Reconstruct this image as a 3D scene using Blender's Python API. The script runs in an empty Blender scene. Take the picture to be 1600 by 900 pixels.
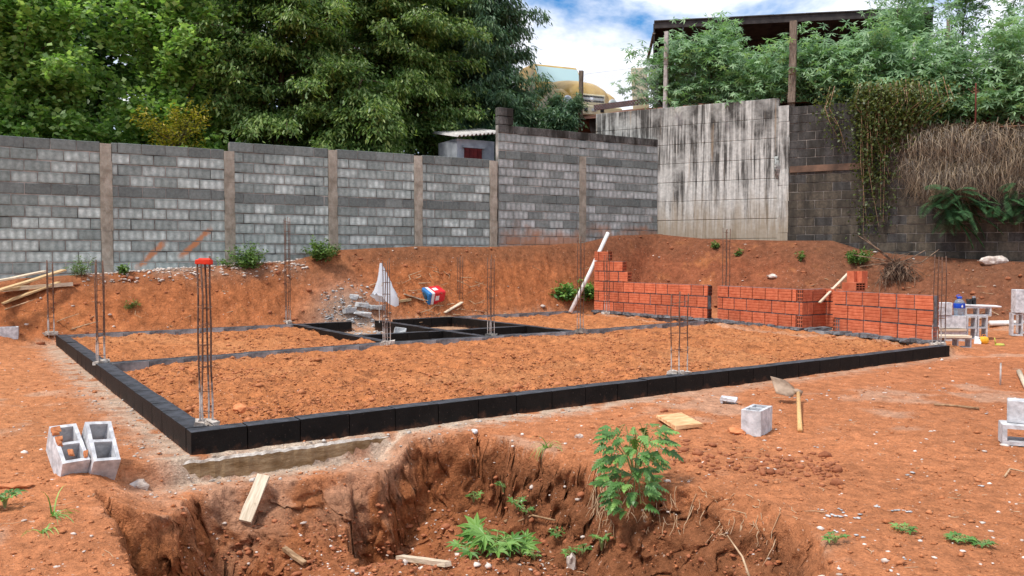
import bpy, bmesh, math, random
import numpy as np
from mathutils import Vector, Matrix, Euler
R = math.radians
random.seed(7); rng = np.random.default_rng(11)
SC = bpy.context.scene
COL = SC.collection

# ------------------------------------------------------------------ camera
FPX, HC, YH = 1300.0, 1.4, 400.0            # focal length in px of a 1600 px wide picture, eye height, horizon row
PITCH = math.atan((450 - YH) / FPX)
cd = bpy.data.cameras.new('camera'); cam = bpy.data.objects.new('camera', cd); COL.objects.link(cam)
cam.location = (0, 0, HC); cam.rotation_euler = (R(90) - PITCH, 0, 0)
cd.sensor_width = 36; cd.lens = 36 * FPX / 1600; cd.clip_end = 2000; cd.clip_start = .05
SC.camera = cam

# ------------------------------------------------------------------ sky, sun, exposure
SUN_EL, SUN_AZ = R(62), R(-125)               # azimuth clockwise from +Y
w = bpy.data.worlds.new('World'); SC.world = w; w.use_nodes = True
nt = w.node_tree; nt.nodes.clear()
def N(tree, typ, **kw):
    n = tree.nodes.new(typ)
    for k, v in kw.items():
        if k.startswith('_'): setattr(n, k[1:], v)
        else: n.inputs[k.replace('__', ' ')].default_value = v
    return n
out = N(nt, 'ShaderNodeOutputWorld')
sky = N(nt, 'ShaderNodeTexSky', _sky_type='NISHITA', _sun_disc=False, _sun_elevation=SUN_EL, _sun_rotation=SUN_AZ)
sky.air_density = 1.0; sky.dust_density = .6; sky.ozone_density = 3.0
bg1 = N(nt, 'ShaderNodeBackground'); bg1.inputs[1].default_value = .1
hs = N(nt, 'ShaderNodeHueSaturation', Saturation=1.5, Value=1.0)
nt.links.new(sky.outputs[0], hs.inputs['Color']); nt.links.new(hs.outputs[0], bg1.inputs[0])
tc = N(nt, 'ShaderNodeTexCoord')
mp = N(nt, 'ShaderNodeMapping'); mp.inputs['Scale'].default_value = (1, 1, 1.7); mp.inputs['Location'].default_value = (.35, .1, .0)
nt.links.new(tc.outputs['Generated'], mp.inputs[0])
cn = N(nt, 'ShaderNodeTexNoise', Scale=3.4, Detail=9, Roughness=.55, Distortion=.25)
nt.links.new(mp.outputs[0], cn.inputs['Vector'])
cr = N(nt, 'ShaderNodeValToRGB'); cr.color_ramp.elements[0].position = .41; cr.color_ramp.elements[1].position = .53
nt.links.new(cn.outputs[0], cr.inputs[0])
cn2 = N(nt, 'ShaderNodeTexNoise', Scale=7, Detail=6, Roughness=.6)
nt.links.new(mp.outputs[0], cn2.inputs['Vector'])
cr2 = N(nt, 'ShaderNodeValToRGB')
cr2.color_ramp.elements[0].position = .3; cr2.color_ramp.elements[0].color = (.60, .63, .72, 1)
cr2.color_ramp.elements[1].position = .62; cr2.color_ramp.elements[1].color = (.93, .94, .97, 1)
nt.links.new(cn2.outputs[0], cr2.inputs[0])
bg2 = N(nt, 'ShaderNodeBackground'); bg2.inputs[1].default_value = 1.0
nt.links.new(cr2.outputs[0], bg2.inputs[0])
ms = N(nt, 'ShaderNodeMixShader')
nt.links.new(cr.outputs[0], ms.inputs[0]); nt.links.new(bg1.outputs[0], ms.inputs[1]); nt.links.new(bg2.outputs[0], ms.inputs[2])
nt.links.new(ms.outputs[0], out.inputs[0])

sd_ = bpy.data.lights.new('sun', 'SUN'); sun = bpy.data.objects.new('sun', sd_); COL.objects.link(sun)
sd_.energy = 2.3; sd_.angle = R(9); sd_.color = (1, .95, .88)
sdir = Vector((math.sin(SUN_AZ) * math.cos(SUN_EL), math.cos(SUN_AZ) * math.cos(SUN_EL), math.sin(SUN_EL)))
sun.rotation_euler = sdir.to_track_quat('Z', 'Y').to_euler()
SC.view_settings.view_transform = 'Standard'; SC.view_settings.look = 'None'
SC.view_settings.exposure = 0.68; SC.view_settings.gamma = 1.0

# ------------------------------------------------------------------ pixel -> world helpers (photo pixels, 1600x900)
cP, sP = math.cos(PITCH), math.sin(PITCH)
def ray(x, y):
    ax, az = (x - 800) / FPX, -(y - 450) / FPX
    return Vector((ax, cP + az * sP, -sP + az * cP))
def G(x, y, z=0.0):
    r = ray(x, y); t = (z - HC) / r.z
    return Vector((r.x * t, r.y * t, z))
def at(x, y, d):
    r = ray(x, y); t = d / r.y
    return Vector((r.x * t, d, HC + r.z * t))

# ------------------------------------------------------------------ noise
def _h(ix, iy, iz, s):
    n = (ix.astype(np.int64) * 374761393 + iy.astype(np.int64) * 668265263 + iz.astype(np.int64) * 2147483647 + s * 974634777) & 0xffffffff
    n = ((n ^ (n >> 13)) * 1274126177) & 0xffffffff
    n = (n ^ (n >> 16)) & 0xffffff
    return n / float(0xffffff)
def vnoise(x, y, z=None, s=0):
    x = np.asarray(x, float); y = np.asarray(y, float)
    x0 = np.floor(x); y0 = np.floor(y); fx = x - x0; fy = y - y0
    fx = fx * fx * (3 - 2 * fx); fy = fy * fy * (3 - 2 * fy)
    if z is None:
        z0 = np.zeros_like(x)
        a = _h(x0, y0, z0, s); b = _h(x0 + 1, y0, z0, s); c = _h(x0, y0 + 1, z0, s); d = _h(x0 + 1, y0 + 1, z0, s)
        return (a + (b - a) * fx) * (1 - fy) + (c + (d - c) * fx) * fy
    z = np.asarray(z, float); z0 = np.floor(z); fz = z - z0; fz = fz * fz * (3 - 2 * fz)
    def lay(zz):
        a = _h(x0, y0, zz, s); b = _h(x0 + 1, y0, zz, s); c = _h(x0, y0 + 1, zz, s); d = _h(x0 + 1, y0 + 1, zz, s)
        return (a + (b - a) * fx) * (1 - fy) + (c + (d - c) * fx) * fy
    l0 = lay(z0); return l0 + (lay(z0 + 1) - l0) * fz
def fbm(x, y, sc, oc=4, s=0, z=None, ro=.5):
    v = 0; am = 1; tot = 0
    for i in range(oc):
        v = v + am * vnoise(x * sc, y * sc, None if z is None else z * sc, s + i * 17)
        tot += am; am *= ro; sc *= 2.07
    return v / tot - .5
def sst(a, b, x):
    t = np.clip((x - a) / (b - a), 0, 1); return t * t * (3 - 2 * t)

# ------------------------------------------------------------------ scene helpers
def props(o, label=None, cat=None, group=None, kind=None):
    if label: o['label'] = label
    if cat: o['category'] = cat
    if group: o['group'] = group
    if kind: o['kind'] = kind
    return o
def thing(name, label, cat, loc=(0, 0, 0), rot=(0, 0, 0), group=None):
    o = bpy.data.objects.new(name, None); COL.objects.link(o); o.empty_display_size = .1
    o.location = loc; o.rotation_euler = rot
    return props(o, label, cat, group)
def link(name, me, mats=None, parent=None, loc=None, rot=None, mat4=None):
    o = bpy.data.objects.new(name, me); COL.objects.link(o)
    if mats is not None and len(me.materials) == 0:
        for m in (mats if isinstance(mats, (list, tuple)) else [mats]): me.materials.append(m)
    if parent: o.parent = parent
    if mat4 is not None: o.matrix_local = mat4
    else:
        if loc is not None: o.location = loc
        if rot is not None: o.rotation_euler = rot
    return o
class MB:
    def __init__(s): s.v = []; s.f = []; s.m = []
    def add(s, vs, fs, mi=0, M=None):
        b = len(s.v)
        for q in vs: s.v.append(tuple(M @ Vector(q)) if M is not None else tuple(q))
        for q in fs: s.f.append([b + i for i in q]); s.m.append(mi)
    def box(s, c, d, M=None, mi=0, jit=0, topmi=None):
        x, y, z = c; a, b, e = d[0] / 2, d[1] / 2, d[2] / 2
        vs = [(x + i * a, y + j * b, z + k * e) for i in (-1, 1) for j in (-1, 1) for k in (-1, 1)]
        if jit: vs = [tuple(q + random.uniform(-jit, jit) for q in p) for p in vs]
        fs = [(0, 1, 3, 2), (4, 6, 7, 5), (0, 4, 5, 1), (2, 3, 7, 6), (0, 2, 6, 4), (1, 5, 7, 3)]
        s.add(vs, fs, mi, M)
        if topmi is not None: s.m[-1] = topmi
    def tube(s, pts, rad, n=6, mi=0, cap=True, M=None):
        pts = [Vector(p) for p in pts]
        if not isinstance(rad, (list, tuple)): rad = [rad] * len(pts)
        vs = []; fs = []; ref = None
        for i, p in enumerate(pts):
            t = (pts[min(i + 1, len(pts) - 1)] - pts[max(i - 1, 0)]).normalized()
            if ref is None: ref = Vector((0, 0, 1)) if abs(t.z) < .9 else Vector((1, 0, 0))
            sx = ref - t * ref.dot(t)
            if sx.length < 1e-4: sx = t.orthogonal()
            sx.normalize(); sy = t.cross(sx); ref = sx
            for k in range(n):
                a = 2 * math.pi * k / n; vs.append(p + (sx * math.cos(a) + sy * math.sin(a)) * rad[i])
        for i in range(len(pts) - 1):
            for k in range(n): fs.append((i * n + k, i * n + (k + 1) % n, (i + 1) * n + (k + 1) % n, (i + 1) * n + k))
        if cap: fs.append(tuple(range(n - 1, -1, -1))); fs.append(tuple((len(pts) - 1) * n + k for k in range(n)))
        s.add(vs, fs, mi, M)
    def lathe(s, prof, n=20, mi=0, M=None, cap=True):
        vs = []; fs = []
        for r, z in prof:
            for k in range(n): a = 2 * math.pi * k / n; vs.append((r * math.cos(a), r * math.sin(a), z))
        for i in range(len(prof) - 1):
            for k in range(n): fs.append((i * n + k, i * n + (k + 1) % n, (i + 1) * n + (k + 1) % n, (i + 1) * n + k))
        if cap: fs.append(tuple(range(n - 1, -1, -1))); fs.append(tuple((len(prof) - 1) * n + k for k in range(n)))
        s.add(vs, fs, mi, M)
    def mesh(s, name, mats=(), smooth=False, bevel=0):
        me = bpy.data.meshes.new(name); me.from_pydata(s.v, [], s.f)
        for m in (mats if isinstance(mats, (list, tuple)) else [mats]): me.materials.append(m)
        me.polygons.foreach_set('material_index', s.m)
        if bevel:
            bm = bmesh.new(); bm.from_mesh(me)
            bmesh.ops.bevel(bm, geom=list(bm.edges), offset=bevel, segments=1, affect='EDGES', profile=.5)
            bm.to_mesh(me); bm.free()
        if smooth: me.polygons.foreach_set('use_smooth', [True] * len(me.polygons))
        me.update(); return me
def npmesh(name, V, F, mats=(), attrs=None, smooth=False, cols=None):
    """V (n,3), F (m,k) equal-sized faces."""
    V = np.asarray(V, np.float32); F = np.asarray(F, np.int32); m, k = F.shape
    me = bpy.data.meshes.new(name)
    me.vertices.add(len(V)); me.vertices.foreach_set('co', V.ravel())
    me.loops.add(m * k); me.loops.foreach_set('vertex_index', F.ravel())
    me.polygons.add(m); me.polygons.foreach_set('loop_start', np.arange(0, m * k, k, dtype=np.int32))
    try: me.polygons.foreach_set('loop_total', np.full(m, k, np.int32))
    except Exception: pass
    if smooth: me.polygons.foreach_set('use_smooth', np.ones(m, bool))
    for an, av in (attrs or {}).items():
        a = me.attributes.new(an, 'FLOAT', 'POINT'); a.data.foreach_set('value', np.asarray(av, np.float32))
    if cols is not None:
        a = me.attributes.new('col', 'FLOAT_COLOR', 'POINT')
        c4 = np.ones((len(V), 4), np.float32); c4[:, :3] = cols; a.data.foreach_set('color', c4.ravel())
    for mt in (mats if isinstance(mats, (list, tuple)) else [mats]): me.materials.append(mt)
    me.update(calc_edges=True); me.validate(); return me

# ------------------------------------------------------------------ materials
def lin(r, g, b):
    f = lambda c: (c / 255 / 12.92) if c / 255 <= .04045 else ((c / 255 + .055) / 1.055) ** 2.4
    return (f(r), f(g), f(b), 1)
class NT:
    def __init__(s, name):
        s.m = bpy.data.materials.new(name); s.m.use_nodes = True; s.t = s.m.node_tree; s.t.nodes.clear()
        s.out = s.n('ShaderNodeOutputMaterial'); s.b = s.n('ShaderNodeBsdfPrincipled'); s.l(s.b.outputs[0], s.out.inputs[0])
        s.b.inputs['Specular IOR Level'].default_value = .25
    def n(s, typ, **kw): return N(s.t, typ, **kw)
    def l(s, a, b): s.t.links.new(a, b)
    def coord(s, k='Object', scale=None, loc=None, rot=None):
        c = s.n('ShaderNodeTexCoord').outputs[k]
        if scale or loc or rot:
            mpp = s.n('ShaderNodeMapping')
            if scale: mpp.inputs['Scale'].default_value = scale
            if loc: mpp.inputs['Location'].default_value = loc
            if rot: mpp.inputs['Rotation'].default_value = rot
            s.l(c, mpp.inputs[0]); c = mpp.outputs[0]
        return c
    def pos(s, scale=None):
        c = s.n('ShaderNodeNewGeometry').outputs['Position']
        if scale:
            mpp = s.n('ShaderNodeMapping'); mpp.inputs['Scale'].default_value = scale; s.l(c, mpp.inputs[0]); c = mpp.outputs[0]
        return c
    def noise(s, vec, scale=5, detail=4, rough=.55, dist=0):
        n = s.n('ShaderNodeTexNoise', Scale=scale, Detail=detail, Roughness=rough, Distortion=dist)
        s.l(vec, n.inputs['Vector']); return n.outputs[0]
    def ramp(s, fac, stops):
        r = s.n('ShaderNodeValToRGB'); e = r.color_ramp.elements
        while len(e) < len(stops): e.new(.5)
        for q, (p, c) in zip(e, stops):
            q.position = p; q.color = c if isinstance(c, tuple) else (c, c, c, 1)
        s.l(fac, r.inputs[0]); return r.outputs[0]
    def mix(s, fac, a, b, mode='MIX'):
        n = s.n('ShaderNodeMix', _data_type='RGBA', _blend_type=mode)
        for v, i in ((fac, 0), (a, 6), (b, 7)):
            if isinstance(v, (int, float)): n.inputs[i].default_value = v
            elif isinstance(v, tuple): n.inputs[i].default_value = v
            else: s.l(v, n.inputs[i])
        return n.outputs[2]
    def math(s, op, a, b=0.0, c=None):
        n = s.n('ShaderNodeMath', _operation=op)
        for v, i in ((a, 0), (b, 1), (c, 2)):
            if v is None: continue
            if isinstance(v, (int, float)): n.inputs[i].default_value = v
            else: s.l(v, n.inputs[i])
        return n.outputs[0]
    def attr(s, name, vec=False):
        a = s.n('ShaderNodeAttribute', _attribute_name=name); return a.outputs['Color' if vec else 'Fac']
    def bump(s, h, strength=.4, dist=.01):
        b = s.n('ShaderNodeBump', Strength=strength, Distance=dist); s.l(h, b.inputs['Height']); s.l(b.outputs[0], s.b.inputs['Normal'])
    def col(s, c):
        if isinstance(c, tuple): s.b.inputs['Base Color'].default_value = c
        else: s.l(c, s.b.inputs['Base Color'])
    def rough(s, v):
        if isinstance(v, (int, float)): s.b.inputs['Roughness'].default_value = v
        else: s.l(v, s.b.inputs['Roughness'])
    def rnd(s): return s.n('ShaderNodeObjectInfo').outputs['Random']
def simple(name, c1, c2, scale=12, rough=.85, bump=.3, bd=.004, stretch=None, k='Object', detail=5, lo=.35, hi=.65, spec=.25, metal=0, var=.25):
    t = NT(name); v = t.coord(k, stretch)
    n = t.noise(v, scale, detail); c = t.ramp(n, [(lo, c1), (hi, c2)])
    if var:
        f = t.math('MULTIPLY_ADD', t.rnd(), var, 1 - var / 2); c = t.mix(1.0, c, f, 'MULTIPLY')
    t.col(c); t.rough(rough); t.b.inputs['Specular IOR Level'].default_value = spec; t.b.inputs['Metallic'].default_value = metal
    if bump: t.bump(t.noise(v, scale * 4, 4), bump, bd)
    return t.m
# ------------------------------------------------------------------ plan of the place
HB = .17                                                     # top of the foundation
N0 = G(298, 675, HB); R0 = G(1484, 540, HB); L0 = G(75, 524, HB)
U = (R0 - N0).xy.normalized(); V = Vector((-U.y, U.x))       # along the front edge / along the left edge
LEN_U = (R0 - N0).xy.length; LEN_V = (L0 - N0).xy.dot(V)
ANG_U = math.atan2(U.y, U.x)
def ab(a, b, z=0.0): return Vector((N0.x + U.x * a + V.x * b, N0.y + U.y * a + V.y * b, z))
def to_ab(p): q = Vector((p[0] - N0.x, p[1] - N0.y)); return q.dot(U), q.dot(V)
# long block wall
D0 = 14.2; A1 = R(31); W1 = Vector((math.cos(A1), math.sin(A1))); P1 = Vector((at(0, 400, D0).x, D0)); NRM1 = Vector((W1.y, -W1.x))
def t1(px):
    r = ray(px, 400); k = r.x / r.y
    return (k * P1.y - P1.x) / (W1.x - k * W1.y)
def w1(t, z=0, s=0.0): p = P1 + W1 * t + NRM1 * s; return Vector((p.x, p.y, z))
def z1(px, y): t = t1(px); return at(px, y, (P1 + W1 * t).y).z
TC = t1(1027)                                                # where it meets the retaining wall
P2 = P1 + W1 * TC; A2 = math.atan2(-.476, .88); W2 = Vector((math.cos(A2), math.sin(A2))); NRM2 = Vector((W2.y, -W2.x))
def t2(px):
    r = ray(px, 400); k = r.x / r.y
    return (k * P2.y - P2.x) / (W2.x - k * W2.y)
def w2(t, z=0, s=0.0): p = P2 + W2 * t + NRM2 * s; return Vector((p.x, p.y, z))
def z2(px, y): t = t2(px); return at(px, y, (P2 + W2 * t).y).z
B1 = [(-400, 445), (0, 437), (172, 426), (362, 414), (450, 408), (521, 391), (654, 385), (772, 386), (909, 380), (960, 368), (1027, 366)]
B2 = [(1027, 366), (1100, 373), (1215, 376), (1300, 376), (1345, 390), (1400, 397), (1500, 404), (1600, 409), (1900, 420)]
TB1 = np.array([t1(p) for p, y in B1]); ZB1 = np.array([z1(p, y) for p, y in B1])
TB2 = np.array([t2(p) for p, y in B2]); ZB2 = np.array([z2(p, y) for p, y in B2])
M = {}
# soil: colour per vertex, fine grain from noise
t = NT('red_soil'); v = t.pos()
c = t.attr('col', True)
n1 = t.noise(v, 9, 6, .65); n2 = t.noise(v, 60, 4, .6)
c = t.mix(1.0, c, t.ramp(n1, [(.28, .6), (.72, 1.3)]), 'MULTIPLY')
c = t.mix(1.0, c, t.ramp(n2, [(.3, .74), (.7, 1.2)]), 'MULTIPLY')
sp = t.ramp(t.noise(v, 34, 2, .5), [(.69, 0.0), (.74, 1.0)])
c = t.mix(t.math('MULTIPLY', sp, .55), c, lin(214, 190, 170))
t.col(c); t.rough(.95); t.b.inputs['Specular IOR Level'].default_value = .12
hh = t.math('ADD', t.math('ADD', t.math('MULTIPLY', t.noise(v, 25, 6, .7), 1.0), t.math('MULTIPLY', t.noise(v, 6, 5, .65), 2.2)), t.math('MULTIPLY', t.noise(v, 90, 3, .6), .4))
t.bump(hh, .9, .03); M['soil'] = t.m
# grey blocks of the long wall: pale smudges over the three webs of each block
def wall_block(name, dark, mid, pale, amt, stain=0.0, mould=0.0, smear=False):
    t = NT(name); v = t.coord('Object'); g = t.pos()
    sx = t.n('ShaderNodeSeparateXYZ'); t.l(v, sx.inputs[0])
    band = t.math('COSINE', t.math('MULTIPLY', sx.outputs[0], 2 * math.pi * 3 / .39), 0)
    band = t.math('MULTIPLY_ADD', band, .2, .55)
    vz = t.ramp(t.math('ABSOLUTE', sx.outputs[2]), [(.04, 1.0), (.095, .25)])
    nn = t.noise(g, 9, 6, .65); f = t.math('MULTIPLY', t.math('MULTIPLY', band, vz), t.ramp(nn, [(.32, .35), (.66, 1.2)]))
    f = t.math('MULTIPLY', f, t.math('MULTIPLY_ADD', t.rnd(), 1.1 * amt, .45 * amt))
    base = t.ramp(t.noise(g, 22, 6, .65), [(.3, dark), (.7, mid)])
    c = t.mix(f, base, pale)
    c = t.mix(1.0, c, t.math('MULTIPLY_ADD', t.rnd(), .3, .85), 'MULTIPLY')
    if mould:
        sz = t.n('ShaderNodeSeparateXYZ'); t.l(g, sz.inputs[0])
        mm = t.math('MULTIPLY', t.ramp(t.noise(t.pos((2.2, 2.2, .5)), 2.0, 5, .6), [(.42, 0.0), (.62, 1.0)]), mould)
        c = t.mix(mm, c, lin(48, 46, 42))
    if stain:
        sz = t.n('ShaderNodeSeparateXYZ'); t.l(g, sz.inputs[0])
        zz = t.math('MULTIPLY_ADD', t.noise(g, 2.2, 4), 1.6, -.75)
        zz = t.math('SUBTRACT', t.math('ADD', sz.outputs[2], zz), 0)
        f2 = t.ramp(t.math('MULTIPLY', zz, .25), [(.44, 1.0), (.56, 0.0)])
        c = t.mix(t.math('MULTIPLY', f2, stain), c, lin(176, 122, 84))
    if smear:                                              # two smears of orange soil thrown on the wall
        for (x0, y0, x1, y1) in ((213, 420, 258, 378), (280, 404, 330, 357)):
            ta_, tb_ = t1(x0), t1(x1); za, zb_ = z1(x0, y0), z1(x1, y1); L = math.hypot(tb_ - ta_, zb_ - za); e = ((tb_ - ta_) / L, (zb_ - za) / L)
            def dot(vx, vy, vz, k):
                n = t.n('ShaderNodeVectorMath', _operation='DOT_PRODUCT'); t.l(g, n.inputs[0]); n.inputs[1].default_value = (vx, vy, vz); return t.math('ADD', n.outputs['Value'], k)
            tm_, zm_ = (ta_ + tb_) / 2, (za + zb_) / 2; o0 = P1.dot(W1) + tm_
            al = dot(W1.x * e[0], W1.y * e[0], e[1], -o0 * e[0] - zm_ * e[1]); pe = dot(-W1.x * e[1], -W1.y * e[1], e[0], o0 * e[1] - zm_ * e[0])
            ns = t.noise(g, 7, 5, .7); pe2 = t.math('ADD', t.math('ABSOLUTE', pe), t.math('MULTIPLY_ADD', ns, .16, -.08)); al2 = t.math('ADD', t.math('ABSOLUTE', al), t.math('MULTIPLY_ADD', ns, .3, -.15))
            f = t.math('MULTIPLY', t.ramp(pe2, [(.02, .85), (.07, 0.0)]), t.ramp(al2, [(L * .35, 1.0), (L * .55, 0.0)])); c = t.mix(f, c, lin(196, 130, 84))
    t.col(c); t.rough(.92); t.bump(t.noise(g, 70, 4, .7), .55, .006); return t.m
M['wb'] = wall_block('grey_concrete_block', lin(100, 112, 109), lin(136, 149, 145), lin(202, 214, 210), .9, smear=True)
M['wbm'] = wall_block('weathered_concrete_block', lin(102, 112, 109), lin(140, 151, 147), lin(200, 206, 205), .9, stain=.75, mould=.22)
M['wbd'] = wall_block('dark_beam_block', lin(90, 98, 96), lin(122, 131, 128), lin(156, 164, 161), .3)
M['wbcap'] = wall_block('mossy_cap_block', lin(66, 66, 64), lin(110, 110, 106), lin(150, 150, 146), .3, mould=1.0)
M['rb'] = wall_block('mouldy_dark_block', lin(50, 50, 51), lin(88, 86, 83), lin(108, 106, 103), .25, mould=.95)
M['rbb'] = wall_block('brown_stained_block', lin(56, 52, 46), lin(98, 90, 78), lin(118, 110, 97), .3, mould=.85)
M['mortar'] = simple('pale_mortar', lin(78, 77, 75), lin(186, 181, 174), 2.2, k='Object', var=0)
M['mortar_d'] = simple('dark_mortar', lin(60, 58, 56), lin(150, 144, 136), 3, var=0)
M['mortar_g'] = simple('fresh_grey_mortar', lin(84, 86, 90), lin(128, 130, 134), 14, bump=.8, bd=.01, var=0)
M['pillar'] = simple('rough_cast_concrete', lin(136, 130, 116), lin(178, 172, 158), 5, stretch=(1.5, 1.5, .9), bump=.9, bd=.012)
t = NT('mould_streaked_white_concrete'); g = t.pos((5.5, 5.5, .22)); g2 = t.pos()
sz = t.n('ShaderNodeSeparateXYZ'); t.l(g2, sz.inputs[0])
f = t.ramp(t.math('ADD', t.noise(g, 2.2, 7, .68, .2), t.math('MULTIPLY_ADD', sz.outputs[2], .05, -.185)), [(.405, 0.0), (.565, 1.0)])
f2 = t.ramp(t.noise(g2, 1.6, 5, .6), [(.32, .25), (.56, 1.0)])
base = t.ramp(t.noise(g2, 14, 5), [(.3, lin(178, 179, 174)), (.7, lin(212, 213, 207))])
c = t.mix(t.math('MULTIPLY', f, f2), base, lin(74, 73, 70))
f3 = t.ramp(t.noise(t.pos((6, 6, .3)), 1.5, 3), [(.62, 0.0), (.72, .6)]); c = t.mix(f3, c, lin(150, 128, 100)); f4 = t.ramp(t.math('ADD', t.math('MULTIPLY', sz.outputs[2], .25), t.math('MULTIPLY_ADD', t.noise(t.pos((5, 5, .6)), 1.5, 4), .5, -.25)), [(.50, .75), (.72, 0.0)]); c = t.mix(f4, c, lin(142, 128, 104))
t.col(c); t.rough(.9); t.bump(t.noise(g2, 50, 5), .4, .006); M['panel'] = t.m
# hollow concrete blocks lying about
M['block'] = simple('new_concrete_block', lin(168, 168, 170), lin(214, 214, 216), 18, bump=.7, bd=.004, var=.12)
M['bitumen'] = simple('black_bitumen_paint', lin(8, 7, 7), lin(24, 20, 18), 5, rough=.65, bump=.5, bd=.003, spec=.2, var=.3)
t = NT('bitumen_with_mud'); v = t.coord('Object'); g = t.pos(); sx = t.n('ShaderNodeSeparateXYZ'); t.l(v, sx.inputs[0])
c = t.ramp(t.noise(g, 5, 5), [(.35, lin(8, 7, 7)), (.7, lin(26, 22, 20))])
zz = t.math('ADD', t.math('MULTIPLY', sx.outputs[2], -3.2), t.math('MULTIPLY_ADD', t.noise(g, 11, 6, .7), 1.0, -.5)); c = t.mix(t.ramp(zz, [(.08, 0.0), (.42, .55)]), c, lin(120, 80, 58))
sp = t.ramp(t.noise(g, 60, 3, .6), [(.66, 0.0), (.74, .5)]); c = t.mix(sp, c, lin(120, 104, 94))
t.col(c); t.rough(.65); t.b.inputs['Specular IOR Level'].default_value = .2; t.bump(t.noise(g, 40, 5, .65), .6, .006); M['bitumen'] = t.m
M['bitumen_top'] = simple('skylit_bitumen_top', lin(38, 39, 43), lin(74, 76, 83), 9, rough=.65, bump=.6, bd=.004, spec=.35)  # same bitumen on top faces, bluish sky reflection painted into its colour
M['footing'] = simple('raw_concrete_footing', lin(118, 92, 62), lin(164, 140, 108), 6, stretch=(1, 1, 3), bump=.8, bd=.01, var=0)
M['spill'] = simple('cement_spill', lin(150, 136, 124), lin(208, 200, 190), 14, bump=.9, bd=.01, var=0)
M['greyside'] = simple('unpainted_block_side', lin(96, 98, 100), lin(160, 160, 160), 6, bump=.6, bd=.004, var=.5)
# clay brick
t = NT('red_clay_brick'); v = t.coord('Object'); g = t.pos()
c = t.ramp(t.noise(g, 12, 5), [(.3, lin(180, 90, 60)), (.7, lin(208, 120, 86))])
c = t.mix(1.0, c, t.math('MULTIPLY_ADD', t.rnd(), .34, .82), 'MULTIPLY')
t.col(c); t.rough(.8); t.bump(t.noise(g, 80, 3), .25, .002); M['brick'] = t.m
M['brickhole'] = simple('brick_inside', lin(74, 34, 24), lin(100, 48, 34), 10, var=0)
# rebar: rusty steel with cement on the foot
t = NT('rusty_rebar'); v = t.coord('Object'); sx = t.n('ShaderNodeSeparateXYZ'); t.l(v, sx.inputs[0])
c = t.ramp(t.noise(v, 30, 4), [(.3, lin(70, 52, 44)), (.7, lin(122, 92, 76))])
zz = t.math('ADD', sx.outputs[2], t.math('MULTIPLY_ADD', t.noise(v, 14, 3), .5, -.25))
f = t.ramp(zz, [(.16, .9), (.30, 0.0)])
c = t.mix(f, c, lin(206, 200, 194)); t.col(c); t.rough(.8); M['rebar'] = t.m
M['rust_bar'] = simple('rusty_stirrup', lin(80, 58, 46), lin(140, 104, 84), 30, var=0)
M['wood'] = simple('weathered_pine', lin(166, 134, 92), lin(214, 186, 142), 6, stretch=(1.2, 14, 14), rough=.8, bump=.35)
M['woodp'] = simple('pale_plank', lin(190, 172, 146), lin(226, 210, 186), 6, stretch=(1.2, 14, 14), rough=.8, bump=.35)
M['ply'] = simple('dusty_plywood', lin(186, 134, 90), lin(224, 186, 140), 7, stretch=(1.5, 6, 6), rough=.85)
M['woodd'] = simple('dark_old_wood', lin(84, 74, 66), lin(134, 120, 106), 6, stretch=(12, 12, 1.0), bump=.6, bd=.01)
M['stick'] = simple('dry_stick', lin(120, 92, 66), lin(176, 144, 110), 20)
M['root'] = simple('pale_roots', lin(150, 118, 88), lin(200, 172, 140), 20)
M['bark'] = simple('tree_bark', lin(66, 54, 44), lin(108, 92, 78), 9, stretch=(3, 3, .6), bump=.8, bd=.02)
M['stone'] = simple('pale_stone', lin(168, 148, 134), lin(226, 216, 206), 9, bump=.5, bd=.006)
M['conc'] = simple('broken_concrete', lin(150, 150, 150), lin(206, 206, 204), 9, bump=.8, bd=.01)
M['clod'] = simple('soil_clod', lin(172, 104, 64), lin(206, 136, 92), 14, bump=.8, bd=.01, var=.35)
M['clodm'] = simple('fill_crumb', lin(132, 80, 50), lin(200, 132, 86), 3, k='Object', bump=.6, bd=.01, var=0)
M['clodd'] = simple('dark_soil_clod', lin(140, 84, 56), lin(176, 112, 78), 14, bump=.8, bd=.01, var=.35)
M['pvc'] = simple('dusty_white_pvc', lin(200, 196, 190), lin(236, 234, 230), 5, rough=.45, bump=0, spec=.4, var=0)
M['white'] = simple('white_board', lin(214, 214, 214), lin(238, 238, 238), 6, rough=.6, bump=0, var=0)
M['redcap'] = simple('red_paint', lin(206, 44, 26), lin(236, 70, 44), 10, rough=.6, bump=.2, var=0)
M['black'] = simple('black_plastic', lin(22, 22, 24), lin(46, 46, 48), 10, rough=.5, bump=0, var=0)
M['yellow'] = simple('yellow_plastic', lin(226, 160, 30), lin(246, 192, 70), 8, rough=.5, bump=.2, var=0)
M['lime'] = simple('lime_plastic', lin(170, 176, 60), lin(206, 206, 110), 8, rough=.5, var=0)
M['steel'] = simple('worn_hoe_steel', lin(128, 104, 84), lin(176, 152, 130), 10, rough=.6, bump=.2, metal=.2, var=0)
M['handle'] = simple('hoe_handle_wood', lin(196, 150, 94), lin(226, 186, 130), 6, stretch=(14, 14, 1.2), rough=.6, var=0)
M['rust'] = simple('rusty_beam', lin(72, 34, 28), lin(112, 58, 46), 10, var=0)
M['darkroof'] = simple('dark_roof_sheet', lin(44, 40, 40), lin(74, 68, 66), 4, rough=.7, var=0)
M['shedwall'] = simple('dark_shed_boards', lin(44, 40, 40), lin(66, 60, 58), 4, var=.3)
M['fence'] = simple('galvanised_wire', lin(150, 152, 158), lin(190, 192, 196), 10, rough=.5, metal=.3, bump=0, var=0)
M['post'] = simple('grey_concrete_post', lin(140, 134, 130), lin(182, 176, 172), 8, bump=.5)
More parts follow.
